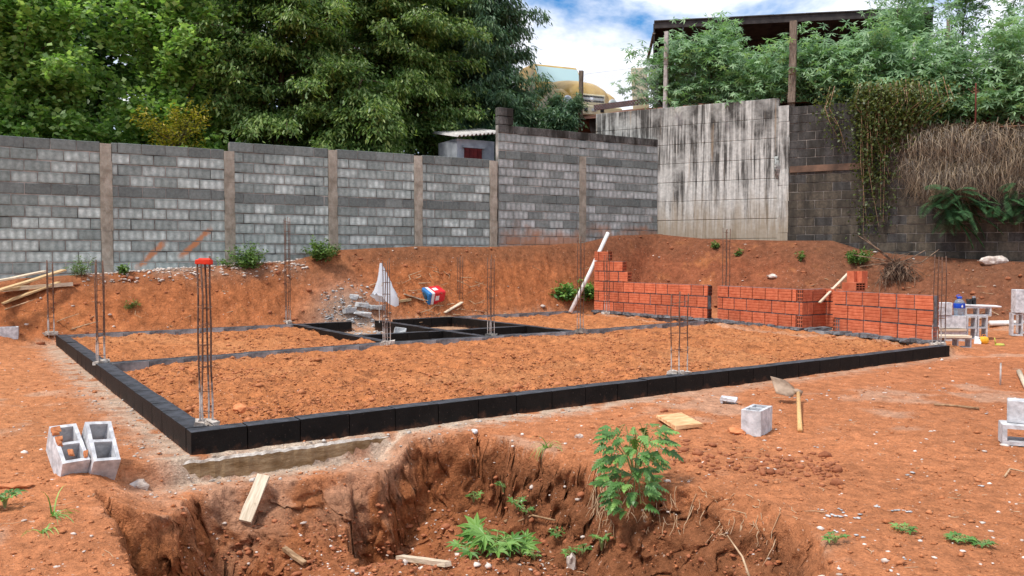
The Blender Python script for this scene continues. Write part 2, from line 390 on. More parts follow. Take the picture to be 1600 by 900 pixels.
M['truck'] = simple('faded_gold_paint', lin(176, 140, 66), lin(206, 172, 96), 3, rough=.4, bump=0, spec=.5, var=0)
M['truckp'] = simple('dusty_cream_paint', lin(204, 190, 150), lin(224, 212, 178), 4, rough=.5, bump=0, var=0)
M['chrome'] = simple('dull_chrome', lin(196, 196, 200), lin(226, 226, 230), 5, rough=.3, metal=.6, bump=0, var=0)
t = NT('teal_glass'); t.col(lin(176, 206, 208)); t.rough(.1); t.b.inputs['Specular IOR Level'].default_value = .8; M['glass'] = t.m
t = NT('headlamp_glass'); t.col(lin(150, 160, 160)); t.rough(.15); M['lamp'] = t.m
M['redpaint'] = simple('dark_red_paint', lin(84, 26, 28), lin(112, 40, 40), 6, rough=.6, var=0)
M['plaster'] = simple('grey_render', lin(140, 146, 154), lin(176, 182, 188), 5, bump=.4)
M['asb'] = simple('fibre_cement_sheet', lin(168, 164, 158), lin(206, 202, 196), 6, var=0)
M['upsoil'] = simple('upper_soil', lin(84, 54, 42), lin(130, 88, 68), 3, k='Object', bump=.9, bd=.06, var=0)

def leafmat(name, dark, mid, light, trans=.4, rough=.45, spec=.45):
    t = NT(name); f = t.attr('tone')
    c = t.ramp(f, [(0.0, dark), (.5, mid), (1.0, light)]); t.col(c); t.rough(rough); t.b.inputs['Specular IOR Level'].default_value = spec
    tr = t.n('ShaderNodeBsdfTranslucent'); t.l(t.mix(1.0, c, (1.0, 1.15, .6, 1), 'MULTIPLY'), tr.inputs[0])
    mx = t.n('ShaderNodeMixShader'); mx.inputs[0].default_value = trans
    t.l(t.b.outputs[0], mx.inputs[1]); t.l(tr.outputs[0], mx.inputs[2]); t.l(mx.outputs[0], t.out.inputs[0]); return t.m
M['leaf_bright'] = leafmat('bright_broad_leaf', lin(72, 108, 50), lin(126, 164, 86), lin(188, 212, 136), .5)
M['leaf_dark'] = leafmat('dark_leaf', lin(46, 76, 42), lin(80, 114, 62), lin(126, 156, 90))
M['leaf_layer'] = leafmat('olive_layered_leaf', lin(54, 84, 44), lin(100, 132, 68), lin(172, 190, 118))
M['leaf_needle'] = leafmat('blue_green_needle', lin(50, 80, 62), lin(84, 116, 86), lin(128, 156, 112), .35)
M['leaf_yellow'] = leafmat('yellow_blossom_leaf', lin(84, 104, 40), lin(150, 146, 48), lin(206, 180, 60))
M['leaf_shrub'] = leafmat('grey_green_shrub_leaf', lin(74, 108, 74), lin(116, 152, 108), lin(174, 204, 158))
M['leaf_vine'] = leafmat('dry_vine_leaf', lin(58, 74, 40), lin(96, 108, 58), lin(150, 154, 92))
M['leaf_fern'] = leafmat('fern_leaf', lin(30, 58, 34), lin(54, 90, 54), lin(96, 132, 86), .2)
M['straw'] = leafmat('dead_grass', lin(66, 54, 42), lin(114, 96, 76), lin(174, 152, 122), .15)
M['leaf_near'] = leafmat('fresh_green_leaf', lin(66, 104, 52), lin(104, 148, 72), lin(166, 200, 108), .25)
M['leaf_weed'] = leafmat('weed_leaf', lin(52, 84, 36), lin(88, 122, 56), lin(132, 160, 84), .25)
t = NT('thin_white_plastic'); t.col(lin(232, 236, 242)); t.rough(.4)
tr = t.n('ShaderNodeBsdfTranslucent'); tr.inputs[0].default_value = lin(235, 240, 246); mx = t.n('ShaderNodeMixShader'); mx.inputs[0].default_value = .45
t.l(t.b.outputs[0], mx.inputs[1]); t.l(tr.outputs[0], mx.inputs[2]); t.l(mx.outputs[0], t.out.inputs[0]); M['bag'] = t.m
t = NT('clear_bluish_bottle'); t.col(lin(190, 208, 224)); t.rough(.12); t.b.inputs['Transmission Weight'].default_value = .75; t.b.inputs['IOR'].default_value = 1.2; M['bottle'] = t.m
M['blue'] = simple('blue_label', lin(24, 66, 176), lin(44, 92, 206), 6, rough=.4, bump=0, var=0)
M['canred'] = simple('red_print', lin(196, 34, 44), lin(214, 54, 60), 5, rough=.4, bump=0, var=0)
M['canblue'] = simple('blue_print', lin(40, 110, 170), lin(70, 140, 196), 5, rough=.4, bump=0, var=0)
M['candark'] = simple('scuffed_tin', lin(40, 70, 92), lin(76, 112, 136), 6, rough=.45, metal=.3, bump=0, var=0)

MID = [(.08, 4.45), (3.75, 4.75), (7.25, 4.68), (10.45, 4.95)]    # polyline of the middle beam
CA0, CA1, CA2 = 3.82, 5.42, 7.1                               # cross beams of the small rooms
CB = 5.95
def zmid(a): return np.interp(a, [p[0] for p in MID], [p[1] for p in MID])
# pit rim: photo px at ground level, width of the wall slope
RIM = [(205, 915, .16), (199, 887, .16), (187, 838, .16), (162, 794, .16), (148, 766, .16), (205, 778, .16), (262, 786, .18), (310, 774, .20), (352, 766, .40), (400, 757, .8),
       (480, 748, .8), (555, 733, .6), (588, 703, .16), (605, 689, .12), (640, 681, .12), (740, 675, .12), (790, 681, .13), (850, 701, .15),
       (900, 714, .16), (940, 735, .2), (1000, 752, .3), (1060, 762, .4), (1130, 768, .55), (1200, 790, .55), (1290, 842, .5), (1290, 885, .45),
       (1240, 940, .4), (1000, 1120, .3), (600, 1150, .3), (260, 1020, .2)]
RP = np.array([tuple(G(x, y, -.17 if 300 < x < 560 and y < 790 else (-.06 if x == 262 else 0)).xy) for x, y, r in RIM]); RR = np.array([r for x, y, r in RIM])
def pit_sd(x, y):
    n = len(RP); best = np.full(x.shape, 1e9); run = np.zeros_like(x); ins = np.zeros(x.shape, bool)
    for i in range(n):
        a = RP[i]; b = RP[(i + 1) % n]; d = b - a
        t = np.clip(((x - a[0]) * d[0] + (y - a[1]) * d[1]) / (d @ d), 0, 1)
        q = np.hypot(x - a[0] - t * d[0], y - a[1] - t * d[1]); k = q < best
        best = np.where(k, q, best); run = np.where(k, RR[i] + (RR[(i + 1) % n] - RR[i]) * t, run)
        c = ((a[1] > y) != (b[1] > y)) & (x < (b[0] - a[0]) * (y - a[1]) / (b[1] - a[1] + 1e-12) + a[0]); ins ^= c
    return np.where(ins, best, -best), run
def terrain(x, y, full=False):
    x = np.asarray(x, float); y = np.asarray(y, float)
    dx = x - N0.x; dy = y - N0.y; a = dx * U.x + dy * U.y; b = dx * V.x + dy * V.y
    s1 = (x - P1.x) * NRM1.x + (y - P1.y) * NRM1.y; ta = (x - P1.x) * W1.x + (y - P1.y) * W1.y
    s2 = (x - P2.x) * NRM2.x + (y - P2.y) * NRM2.y; tb = (x - P2.x) * W2.x + (y - P2.y) * W2.y
    r = np.hypot(x, y); near = 1 - sst(9, 26, r)
    n_big = fbm(x, y, .45, 3, 5); n_mid = fbm(x, y, 2.2, 4, 9); n_fine = fbm(x, y, 9, 4, 21, ro=.6); n_grit = fbm(x, y, 30, 3, 23, ro=.7) * near
    z = .05 * n_big + .035 * n_mid + .026 * n_fine + .016 * n_grit + .02 * np.maximum(0, fbm(x, y, 5, 3, 29) - .12) * 4 * np.maximum(0, n_fine + .2)
    z = z + .05 * sst(6, 10, a) * (1 - sst(9, 14, b))
    z = z + .10 * sst(4, 9, b) * sst(.5, -2, a)
    fp = np.sin(x * 7.3 + 3 * fbm(x, y, 1.4, 2, 31)) * np.sin(y * 6.1 + 3 * fbm(x, y, 1.3, 2, 33)); z = z - .014 * sst(.55, .8, fp) + .006 * sst(.35, .5, fp)
    # beside the foundation
    near_f = np.maximum.reduce([-a, a - LEN_U, -b, b - LEN_V]); lay = sst(.6, .0, near_f)
    z = z * (1 - .6 * lay)
    ins = sst(.04, .11, a) * sst(10.6, 10.5, a) * sst(.04, .11, b) * sst(LEN_V - .03, LEN_V - .12, b)
    zin = .118 + .06 * n_big + .11 * n_mid + .09 * n_fine + .04 * n_grit + .05 * fbm(x, y, 1.1, 2, 44)
    zin = zin - .03 * sst(.45, .75, fp) + .05 * np.maximum(0, fbm(x, y, 3.3, 3, 47) - .1) * 4 * np.maximum(0, .5 + n_mid); zin = np.where((b < .3) | (a < .3), np.minimum(zin, .15), zin)
    mb = zmid(a)
    cell = sst(CA0 - .02, CA0 + .06, a) * sst(CA2 + .02, CA2 - .06, a) * sst(mb - .02, mb + .08, b)
    zin = zin * (1 - cell) + cell * (-.02 + .05 * n_mid)
    zin = np.minimum(zin, HB - .055 + .22 * np.abs(b - mb))
    z = z * (1 - ins) + zin * ins
    # banks under the two walls
    zt = np.interp(ta, TB1, ZB1); sf = np.where(ta < .6, 1.85 + .35 * np.clip(.6 - ta, 0, 4), 1.86 - .055 * ta); s0 = np.interp(ta, [0, 4, 7, 14], [.45, .5, .3, .12])
    nb = .12 * fbm(x, y, 1.0, 4, 61) + .14 * fbm(x, y, 4.0, 4, 77, ro=.6)
    groove = np.interp(ta, [8.2, 9, 11.5, 12.3], [0, 1, 1, 0]) * np.maximum(0, np.sin((ta + .25 * s1) * 2 * math.pi / .22)) ** 2 * .05
    k1 = np.clip(1 - (s1 - s0) / (sf - s0), 0, 1); steep = np.interp(ta, [0, 5, 8, 14], [1.0, 1.0, .85, .9])
    k1p = k1 ** steep; k1p = .55 * k1p + .45 * (k1p * k1p * (3 - 2 * k1p))
    mid1 = (4 * k1 * (1 - k1)).clip(0, 1)
    zb1 = zt * k1p + mid1 * (nb - groove) + (k1 > .98) * .03 * n_mid
    zt_2 = np.interp(tb, TB2, ZB2); sf2 = np.interp(tb, [0, 3, 8, 12], [2.2, 2.6, 2.9, 3.2])
    k2 = np.clip(1 - (s2 - .15) / (sf2 - .15), 0, 1); k2p = .5 * k2 + .5 * k2 * k2 * (3 - 2 * k2)
    zb2 = zt_2 * k2p + (4 * k2 * (1 - k2)).clip(0, 1) * nb * 1.2
    kb = np.where(zb1 > zb2, k1, k2); zb = np.maximum(zb1, zb2)
    z = np.where(kb > 0, np.maximum(z, zb + z * (1 - kb)), z)
    z = z + .12 * np.exp(-(((a - 5.0) / .6) ** 2 + ((b - LEN_V - .35) / .32) ** 2)) * (1 + 1.2 * n_fine)
    # ground left low in front of the bare footing, then the pit
    foot = sst(-.75, -.25, a) * sst(1.62, 1.35, a) * sst(-1.5, -.9, b) * sst(-.06, -.12, b)
    z = z - .17 * foot
    pit = np.zeros_like(z); sd = np.full(z.shape, -9.0)
    box = (r < 9.5) & (np.abs(x) < 4.5)
    if box.any():
        xs, ys = x[box], y[box]; s_, run = pit_sd(xs, ys)
        s_ = s_ + .14 * fbm(xs, ys, 2.6, 3, 91) + .10 * fbm(xs, ys, 8, 3, 93, ro=.6)
        dep = .60 - .14 * np.exp(-(((xs + 1.0) / .6) ** 2 + ((ys - 4.6) / .8) ** 2)) + .08 * fbm(xs, ys, 1.2, 3, 95)
        kk = np.clip(s_ / np.maximum(run, .05), 0, 1); kk = np.where(run > .3, kk ** .72, kk ** .85)
        lump = np.maximum(0, fbm(xs, ys, 4.5, 3, 98)) * .22 * np.where(run > .5, 1, .25)
        pz = dep * kk - kk * (.10 * fbm(xs, ys, 3.5, 4, 97, ro=.6) + .07 * fbm(xs, ys, 11, 4, 99, ro=.65) + lump) * 1.2
        pit[box] = pz; sd[box] = s_
    z = z - pit
    z = np.where(r > 40, z * 0 + 1.0, z)
    if full: return z, dict(a=a, b=b, s1=s1, s2=s2, ta=ta, tb=tb, ins=ins, kb=kb, k1=k1, k2=k2, cell=cell, sd=sd, pit=pit, foot=foot, near_f=near_f, r=r, bank2=zb2 > zb1)
    return z
def gz(x, y): return float(terrain(np.array([x]), np.array([y]))[0])
def GG(px, py, z0=0.0, it=14):
    """where the sight line of a photo pixel meets the terrain"""
    d0, d1 = 2.2, 30.0; r = ray(px, py); ds = np.linspace(d0, d1, 1500)
    X = r.x / r.y * ds; Y = ds; Z = HC + r.z / r.y * ds
    h = terrain(X, Y); i = int(np.argmax(Z <= h))
    return Vector((X[i], Y[i], h[i])) if (Z <= h).any() else G(px, py, z0)

# ------------------------------------------------------------------ ground: one sheet, fine near the site
def build_ground():
    th = np.concatenate([np.arange(-180, -38, 4.0), np.arange(-38, 38.01, .155), np.arange(42, 180, 4.0)]); th = np.radians(th)
    rr = [.35, .7, 1.1, 1.5, 1.9, 2.3]; q = 2.5
    while q < 7.2: rr.append(q); q += (.0085 if 4.9 < q < 6.75 else .0155)
    while q < 25: rr.append(q); q *= 1.0048
    while q < 900: rr.append(q); q *= 1.25
    rr = np.array(rr); n, m = len(rr), len(th)
    T, Q = np.meshgrid(th, rr); x = (Q * np.sin(T)).ravel(); y = (Q * np.cos(T)).ravel()
    z, d = terrain(x, y, True)
    # push steep faces about sideways so that they are not smooth curtains
    st = np.clip(np.abs(d['pit']) / .1, 0, 1) * (np.abs(d['sd']) < .7)
    cl = np.abs(fbm(x, y, 3.2, 3, 341, z=z * .5)); cl = -np.exp(-(cl / .018) ** 2) * .05
    ox = (fbm(x, y, 5, 4, 301, z=z, ro=.6) * .12 + fbm(x, y, 9, 3, 303, z=z, ro=.6) * .09) * st; oy = (fbm(x, y, 5, 4, 333, z=z, ro=.6) * .16 + fbm(x, y, 9, 3, 335, z=z, ro=.6) * .12 - cl) * st; z = z + (fbm(x, y, 9, 3, 337, z=z, ro=.6) * .06) * st
    bk = (4 * d['kb'] * (1 - d['kb'])).clip(0, 1); oz = (fbm(x, y, 6, 4, 350, z=z, ro=.7) * .22 + np.maximum(0, fbm(x, y, 3.2, 3, 352, z=z)) * .12) * bk; oy = oy - fbm(x, y, 5, 4, 354, z=z, ro=.7) * .24 * bk
    V3 = np.stack([x + ox, y + oy, z + oz], 1)
    # colour of the soil itself
    C = lambda r, g, b: np.array(lin(r, g, b)[:3])
    yard = C(186, 118, 80); infill = C(186, 116, 72); red = C(142, 82, 57); top = C(108, 74, 56); cut = C(174, 104, 64); wet = C(134, 84, 56); dust = C(206, 194, 182); grey = C(150, 140, 132)
    nb = fbm(x, y, .8, 4, 201) + .5; nm = fbm(x, y, 3.5, 5, 207, z=z, ro=.6) + .5
    c = yard[None] * (.82 + .36 * nb[:, None])
    tanl = sst(.3, -1.5, d['a']) * sst(-1.5, 2, d['b']); c = c * (1 - .5 * tanl[:, None]) + .5 * tanl[:, None] * C(196, 130, 86)[None]
    rightd = sst(4, 9, d['a']) * sst(1.0, -1.0, d['b']); c = c * (1 - .4 * rightd[:, None]) + .4 * rightd[:, None] * C(176, 104, 70)[None]
    nk = fbm(x, y, 6, 5, 219, ro=.7) + .5; cin = infill[None] * (.62 + .30 * nm[:, None] + .5 * nk[:, None]); gx = sst(.5, .75, nb)[:, None] * .35; cin = cin * (1 - gx) + gx * C(200, 140, 96)[None]; dk = sst(.56, .70, nk + .3 * (nm - .5))[:, None] * .65; cin = cin * (1 - dk) + dk * C(122, 72, 46)[None]; c = c * (1 - d['ins'][:, None]) + cin * d['ins'][:, None]
    ce = (d['cell'] * d['ins'])[:, None]; c = c * (1 - .7 * ce) + .7 * ce * C(178, 150, 128)[None]
    # banks: orange cut below, dark topsoil above
    kb = d['kb']; f = sst(.0, .25, kb)[:, None]
    b2 = sst(9.5, 13.5, d['ta'] + 1.2 * (nb - .5))[:, None]; bank = cut[None] * (1 - b2) + red[None] * b2
    nbk = fbm(x, y, 5, 5, 223, z=z, ro=.68)[:, None] + .5; bank = bank * (.40 + .50 * nm[:, None] + .70 * nbk); pv = sst(.60, .72, fbm(x, y, 2.4, 5, 229, z=z, ro=.65) + .5)[:, None] * .5; bank = bank * (1 - pv) + pv * C(198, 124, 76)[None]
    ft = sst(.55, .80, kb + .45 * (nm - .5))[:, None] * (.75 + 0 * nb[:, None]); ft = ft * np.where(d['bank2'], .6, np.interp(d['ta'], [0, 4, 7, 14], [.35, .5, .9, .65]))[:, None]
    bank = bank * (1 - ft) + ft * top[None]
    rb = (np.interp(d['tb'], [3, 4.5], [0, 1]) * d['bank2'])[:, None] * .55; bank = bank * (1 - rb) + rb * C(116, 80, 62)[None]
    c = c * (1 - f) + bank * f
    ru = (np.exp(-(((d['a'] - 4.95) / .7) ** 2 + ((d['b'] - LEN_V - .3) / .4) ** 2)) * (d['b'] > LEN_V))[:, None]; c = c * (1 - .7 * ru) + .7 * ru * C(150, 142, 136)[None]
    # pale rubble strip at the foot of the long wall
    ru = (sst(.9, .3, d['s1']) * np.interp(d['ta'], [-2, 1.2, 2, 4.8, 5.2], [0, .2, 1, 1, 0]) * sst(.4, .6, nm))[:, None]; c = c * (1 - .7 * ru) + .7 * ru * grey[None]
    # pit: damp subsoil
    pk = sst(.03, .2, d['pit'])[:, None]; pm = fbm(x, y, 7, 4, 211, z=z, ro=.65)[:, None] + .5; orange = C(170, 100, 56); c = c * (1 - .85 * pk) + .85 * pk * ((wet[None] * (.55 + .75 * pm)) * (1 - sst(-.2, -1.1, x - .35)[:, None] * .6) + orange[None] * (.6 + .6 * pm) * sst(-.2, -1.1, x - .35)[:, None] * .6)
    fl = (sst(.25, .4, d['pit']) * sst(.3, .6, d['sd']))[:, None]; c = c * (1 - .6 * fl) + .6 * fl * C(168, 106, 72)[None] * (.7 + .5 * pm)
    # cement dust along the foundation
    e = d['near_f']; nd = fbm(x, y, 5, 4, 251) + .5
    du = np.where(e > 0, sst(.42, .02, e + .5 * (nd - .5)), 0) * sst(.36, .56, nd + .12); du = du * np.where(d['b'] < .05, np.interp(d['a'], [-.5, 3.5, 5, 9], [1, .9, .45, .35]), np.where(d['a'] < .05, .75, .35)) * (d['kb'] < .1)
    du = du * (d['pit'] < .06); du = np.maximum(du, d['foot'] * sst(-1.0, -.1, d['b']) * .35 * sst(.4, .6, nd))
    sp = sst(.62, .75, fbm(x, y, 1.5, 3, 271) + .5 + .2 * (nd - .5)) * (1 - d['ins']) * (d['pit'] < .02) * (kb < .1) * .3
    du = np.maximum(du, sp)[:, None]; c = c * (1 - .8 * du) + .8 * du * dust[None]
    lum = (c @ np.array([.3, .6, .1]))[:, None]; c = (c * .95 + .05 * lum) * np.array([1.05, 1.05, .95])
    i, j = np.meshgrid(np.arange(n - 1), np.arange(m), indexing='ij'); j2 = (j + 1) % m
    F = np.stack([i * m + j, i * m + j2, (i + 1) * m + j2, (i + 1) * m + j], -1).reshape(-1, 4)[:, ::-1]
    V3 = np.vstack([V3, [[0, 0, float(np.mean(z[:m]))]]]); c = np.vstack([c, c[:1]])
    k = len(V3) - 1; Fc = np.array([[k, j_, (j_ + 1) % m, (j_ + 1) % m] for j_ in range(m)])
    me = npmesh('ground', V3, F, M['soil'], smooth=True, cols=c.clip(0.01, .9))
    o = link('ground', me); props(o, kind='structure')
build_ground()

# retained terrace behind the right-hand walls
def build_terrace():
    ts = np.linspace(-10, 40, 100); ss = np.concatenate([[-.14, -.25, -.5], -np.linspace(1, 60, 50)])
    T, S = np.meshgrid(ts, ss); x = P2.x + W2.x * T + NRM2.x * S; y = P2.y + W2.y * T + NRM2.y * S
    lip = np.interp(T, [-4.5, 0, 3.5, 4.6, 6, 9, 40], [z2(940, 178), z2(1027, 178), z2(1218, 160), z2(1345, 175), z2(1420, 215), z2(1600, 225), z2(1600, 225)])
    z = lip + sst(0, 4.5, -S) * (6.0 - lip) + .12 * fbm(x, y, .9, 3, 401)
    n, m = T.shape; i, j = np.meshgrid(np.arange(n - 1), np.arange(m - 1), indexing='ij')
    F = np.stack([i * m + j, i * m + j + 1, (i + 1) * m + j + 1, (i + 1) * m + j], -1).reshape(-1, 4)
    me = npmesh('terrain', np.stack([x.ravel(), y.ravel(), z.ravel()], 1), F, M['upsoil'], smooth=True)
    props(link('terrain', me), kind='structure')
    return lip
build_terrace()

# ------------------------------------------------------------------ block meshes
def bevel_box(name, d, mats, bev=.006, jit=.002, topmi=None):
    b = MB(); b.box((0, 0, 0), d, jit=jit, topmi=topmi); return b.mesh(name, mats, bevel=bev)
def hollow_block_mesh(name, L=.39, W=.15, H=.19, t=.027, mats=None, jit=.0015, closed=False):
    xs = [-L / 2, -L / 2 + t, -t / 2, t / 2, L / 2 - t, L / 2]; ys = [-W / 2, -W / 2 + t, W / 2 - t, W / 2]
    b = MB(); nx, ny = 6, 4; vs = []
    for z in (-H / 2, H / 2):
        for x in xs:
            for y in ys: vs.append((x + random.uniform(-jit, jit), y + random.uniform(-jit, jit), z + random.uniform(-jit, jit)))
    I = lambda i, j, k: k * nx * ny + i * ny + j
    fs = []
    hole = lambda i, j: j == 1 and i in (1, 3)
    for i in range(5):
        for j in range(3):
            if hole(i, j):
                c = [(i, j), (i + 1, j), (i + 1, j + 1), (i, j + 1)]
                for q in range(4): p, r = c[q], c[(q + 1) % 4]; fs.append((I(*r, 0), I(*p, 0), I(*p, 1), I(*r, 1))[::-1])
                continue
            fs.append((I(i, j, 1), I(i + 1, j, 1), I(i + 1, j + 1, 1), I(i, j + 1, 1)))
            fs.append((I(i, j, 0), I(i, j + 1, 0), I(i + 1, j + 1, 0), I(i + 1, j, 0)))
    for i in range(5): fs.append((I(i, 0, 0), I(i + 1, 0, 0), I(i + 1, 0, 1), I(i, 0, 1))); fs.append((I(i + 1, 3, 0), I(i, 3, 0), I(i, 3, 1), I(i + 1, 3, 1)))
    for j in range(3): fs.append((I(0, j + 1, 0), I(0, j, 0), I(0, j, 1), I(0, j + 1, 1))); fs.append((I(5, j, 0), I(5, j + 1, 0), I(5, j + 1, 1), I(5, j, 1)))
    b.add(vs, fs); return b.mesh(name, mats or M['block'])
HBM = [hollow_block_mesh('concrete_block', t=.03) for _ in range(3)]

def course_wall(parent, origin, ang, length, zbase, rows, pitch, thick, mat_of_row, blen=.386, gap=.018, off=0.0, top_len=None, name='block', mesh_cache={}):
    """lay blocks (children named block) along local +X; returns count. origin = world xy of the near face line start."""
    cnt = 0; ux = Vector((math.cos(ang), math.sin(ang), 0)); nrm = Vector((math.sin(ang), -math.cos(ang), 0))
    for r in range(rows):
        x = 0.0; st = (blen + gap); first = (st * (.5 if (r % 2) else 1.0) + off) % st
        edges = [0.0]; q = first if first > .06 else first + st
        while q < length - .06: edges.append(q); q += st
        edges.append(length)
        L2 = length if top_len is None else top_len(r)
        for k in range(len(edges) - 1):
            x0 = edges[k] + (gap / 2 if k else .004); x1 = edges[k + 1] - (gap / 2 if k < len(edges) - 2 else .004)
            if x1 > L2 + .02 or x1 - x0 < .04: continue
            l = round(x1 - x0, 2); mt = mat_of_row(r); key = (l, thick, round(pitch, 3), mt, name)
            if key not in mesh_cache:
                mesh_cache[key] = [bevel_box(name, (l, thick, pitch - gap), M[mt], .006, .003) for _ in range(2)]
            me = random.choice(mesh_cache[key])
            c = ux * ((x0 + x1) / 2) + nrm * (-thick / 2 + random.uniform(-.004, .006))
            o = link(name, me, parent=parent); o.location = Vector((origin[0], origin[1], zbase + (r + .5) * pitch)) + c - parent.location
            o.rotation_euler = (random.gauss(0, .004), random.gauss(0, .004), ang + random.gauss(0, .005)); cnt += 1
    return cnt
def slab(parent, name, origin, ang, length, z0, z1_, thick, inset, mat):
    b = MB(); b.box((length / 2, inset + thick / 2, (z0 + z1_) / 2), (length, thick, z1_ - z0)); me = b.mesh(name, mat)
    o = link(name, me, parent=parent); o.location = Vector((origin[0], origin[1], 0)) - parent.location; o.rotation_euler = (0, 0, ang); return o

# ------------------------------------------------------------------ long grey block wall, three stretches of different height
PITCHB = .1975; TH = .14
def grey_wall(label, x0, x1, pillars, ztop, rows, matrow, endp=None):
    ta, tb = t1(x0), t1(x1); p = w1(ta)
    root = thing('block_wall', label, 'wall', (p.x, p.y, 0))
    xs = [x0] + pillars + ([x1] if endp is None else [])
    PW = .19
    for px, zt_ in [(q, None) for q in pillars]:
        t = t1(px); zb = float(np.interp(t, TB1, ZB1)) - .5; zz = ztop - .03 if px < 900 else ztop - 3 * PITCHB
        b = MB(); h = zz - zb; n = 9
        for i in range(n): b.box((0, 0, zb + h * (i + .5) / n), (PW + random.uniform(-.012, .018), .17 + random.uniform(0, .012), h / n), jit=.004)
        o = link('pillar', b.mesh('pillar', M['pillar']), parent=root); c = w1(t, 0, -.07); o.location = c - root.location; o.rotation_euler = (0, 0, A1)
    bounds = sorted([t1(q) for q in pillars]); cuts = [ta] + bounds + [tb]
    for i in range(len(cuts) - 1):
        s = cuts[i] + (PW / 2 if cuts[i] in bounds else 0); e = cuts[i + 1] - (PW / 2 if cuts[i + 1] in bounds else 0)
        if e - s < .1: continue
        org = w1(s).xy
        course_wall(root, org, A1, e - s, ztop - rows * PITCHB, rows, PITCHB, TH, matrow, off=random.choice([0, .1, .25]))
        slab(root, 'mortar', org, A1, e - s, ztop - rows * PITCHB, ztop - .012, TH - .02, .011, M['mortar'])
    return root
def rw(rows, dark, top='wbd', base='wb'):
    return lambda r: top if r == rows - 1 else ('wbd' if (rows - 1 - r) in dark else base)
ZT1 = z1(100, 217); ZT2 = z1(440, 226.5); ZT3 = z1(900, 205.5)
gw1 = grey_wall('low left end of the long grey block wall, behind the pile of planks', -260, 361, [-40, 168, 360], ZT1, 15, rw(15, (4,)))
gw2 = grey_wall('middle stretch of the long grey block wall with three cast pillars, below the dark layered trees', 361, 776, [521, 654, 771], ZT2, 14, rw(14, (5,)))
gw3 = grey_wall('tallest right stretch of the long grey block wall with a mossy black cap course', 779, 1027, [910], ZT3, 15, lambda r: 'wbcap' if r >= 14 else ('wbd' if (14 - r) in (3, 8) else 'wbm'))
for k in range(3):
    o = link('block', bevel_box('block', (.21, TH, PITCHB - .018), M['wbcap' if k == 2 else 'wbm'], .006, .003), parent=gw3); c = w1(t1(910), ZT3 - (3 - k - .5) * PITCHB - .002, -TH / 2); o.location = c - gw3.location; o.rotation_euler = (0, 0, A1)
# two extra blocks standing on its left end
for k in range(2):
    o = link('block', bevel_box('block', (.40, TH, PITCHB - .012), M['wbcap'], .006, .003), parent=gw3); c = w1(t1(779) + .2, ZT3 + (k + .5) * PITCHB, -TH / 2); o.location = c - gw3.location; o.rotation_euler = (0, 0, A1)

# ------------------------------------------------------------------ concrete retaining panels and the dark block wall
rt = w2(-2.2); pw = thing('retaining_wall', 'tall mould streaked white concrete panel wall in the corner', 'wall', (rt.x, rt.y, 0))
ZP = z2(1120, 161); ta, tb = t2(930), t2(1214); npan = 8; ph = .485
for r in range(npan):
    for (s, e) in ((ta, t2(1027) - .6), (t2(1027) - .6, tb)):
        b = MB(); b.box((0, 0, 0), (e - s - .006, .12, ph - .009), jit=.003); me = b.mesh('panel', M['panel'], bevel=.008)
        o = link('panel', me, parent=pw); c = w2((s + e) / 2, ZP - (r + .5) * ph, -.06 + random.uniform(-.006, .006)); o.location = c - pw.location; o.rotation_euler = (0, 0, A2)
slab(pw, 'backing', w2(ta).xy, A2, tb - ta, ZP - npan * ph, ZP - .02, .12, .03, M['mortar_d'])
b = MB(); zc0, zc1 = 1.2, z2(1225, 165)
for i in range(10): b.box((0, 0, zc0 + (zc1 - zc0) * (i + .5) / 10), (.26 + random.uniform(-.02, .02), .22, (zc1 - zc0) / 10), jit=.008)
o = link('pillar', b.mesh('pillar', M['panel']), parent=pw); o.location = w2(t2(1222), 0, -.09) - pw.location; o.rotation_euler = (0, 0, A2)
# torn rag stuck in the joint of the pillar
b = MB(); zz = z2(1210, 245)
for k in range(7): b.tube([(random.uniform(-.05, .05), -.02, 0), (random.uniform(-.07, .07), -.05 - .02 * random.random(), -.22), (random.uniform(-.06, .06), -.03, -.45 - .15 * random.random())], [.02, .035, .012], 5)
o = link('rag', b.mesh('rag', simple('grey_rag', lin(90, 92, 88), lin(190, 194, 190), 14, k='Object'), smooth=True)); o.location = w2(t2(1211), zz, .0); props(o, 'torn grey rag hanging from the joint beside the concrete pillar', 'rag')
rt = w2(t2(1232)); dw = thing('block_wall', 'dark mouldy block retaining wall with the vine and dead grass hanging over it', 'wall', (rt.x, rt.y, 0))
ZD = z2(1290, 162); sD = t2(1231); eD = t2(1760)
def drow(r):
    k = 19 - r
    return 'rb' if k < 7 or random.random() < .25 else 'rbb'
nrow = 20; pd = .205
tl = lambda r: (eD - sD) if r < 16 else (t2(1385) - sD)
course_wall(dw, w2(sD).xy, A2, eD - sD, ZD - nrow * pd, nrow, pd, .14, drow, off=.2, top_len=tl, gap=.012)
slab(dw, 'mortar', w2(sD).xy, A2, eD - sD, ZD - nrow * pd, ZD - 4 * pd, .12, .008, M['mortar_d'])
slab(dw, 'mortar', w2(sD).xy, A2, t2(1385) - sD, ZD - 4 * pd - .001, ZD - .02, .12, .0085, M['mortar_d'])
bb = MB(); ln = t2(1362) - sD - .05; bb.box((ln / 2, .05, 0), (ln, .125, .15), jit=.006); o = link('beam', bb.mesh('beam', simple('stained_beam', lin(74, 62, 54), lin(132, 104, 86), 2.2)), parent=dw); o.location = w2(sD + .02, z2(1290, 262), .018) - dw.location; o.rotation_euler = (0, 0, A2)

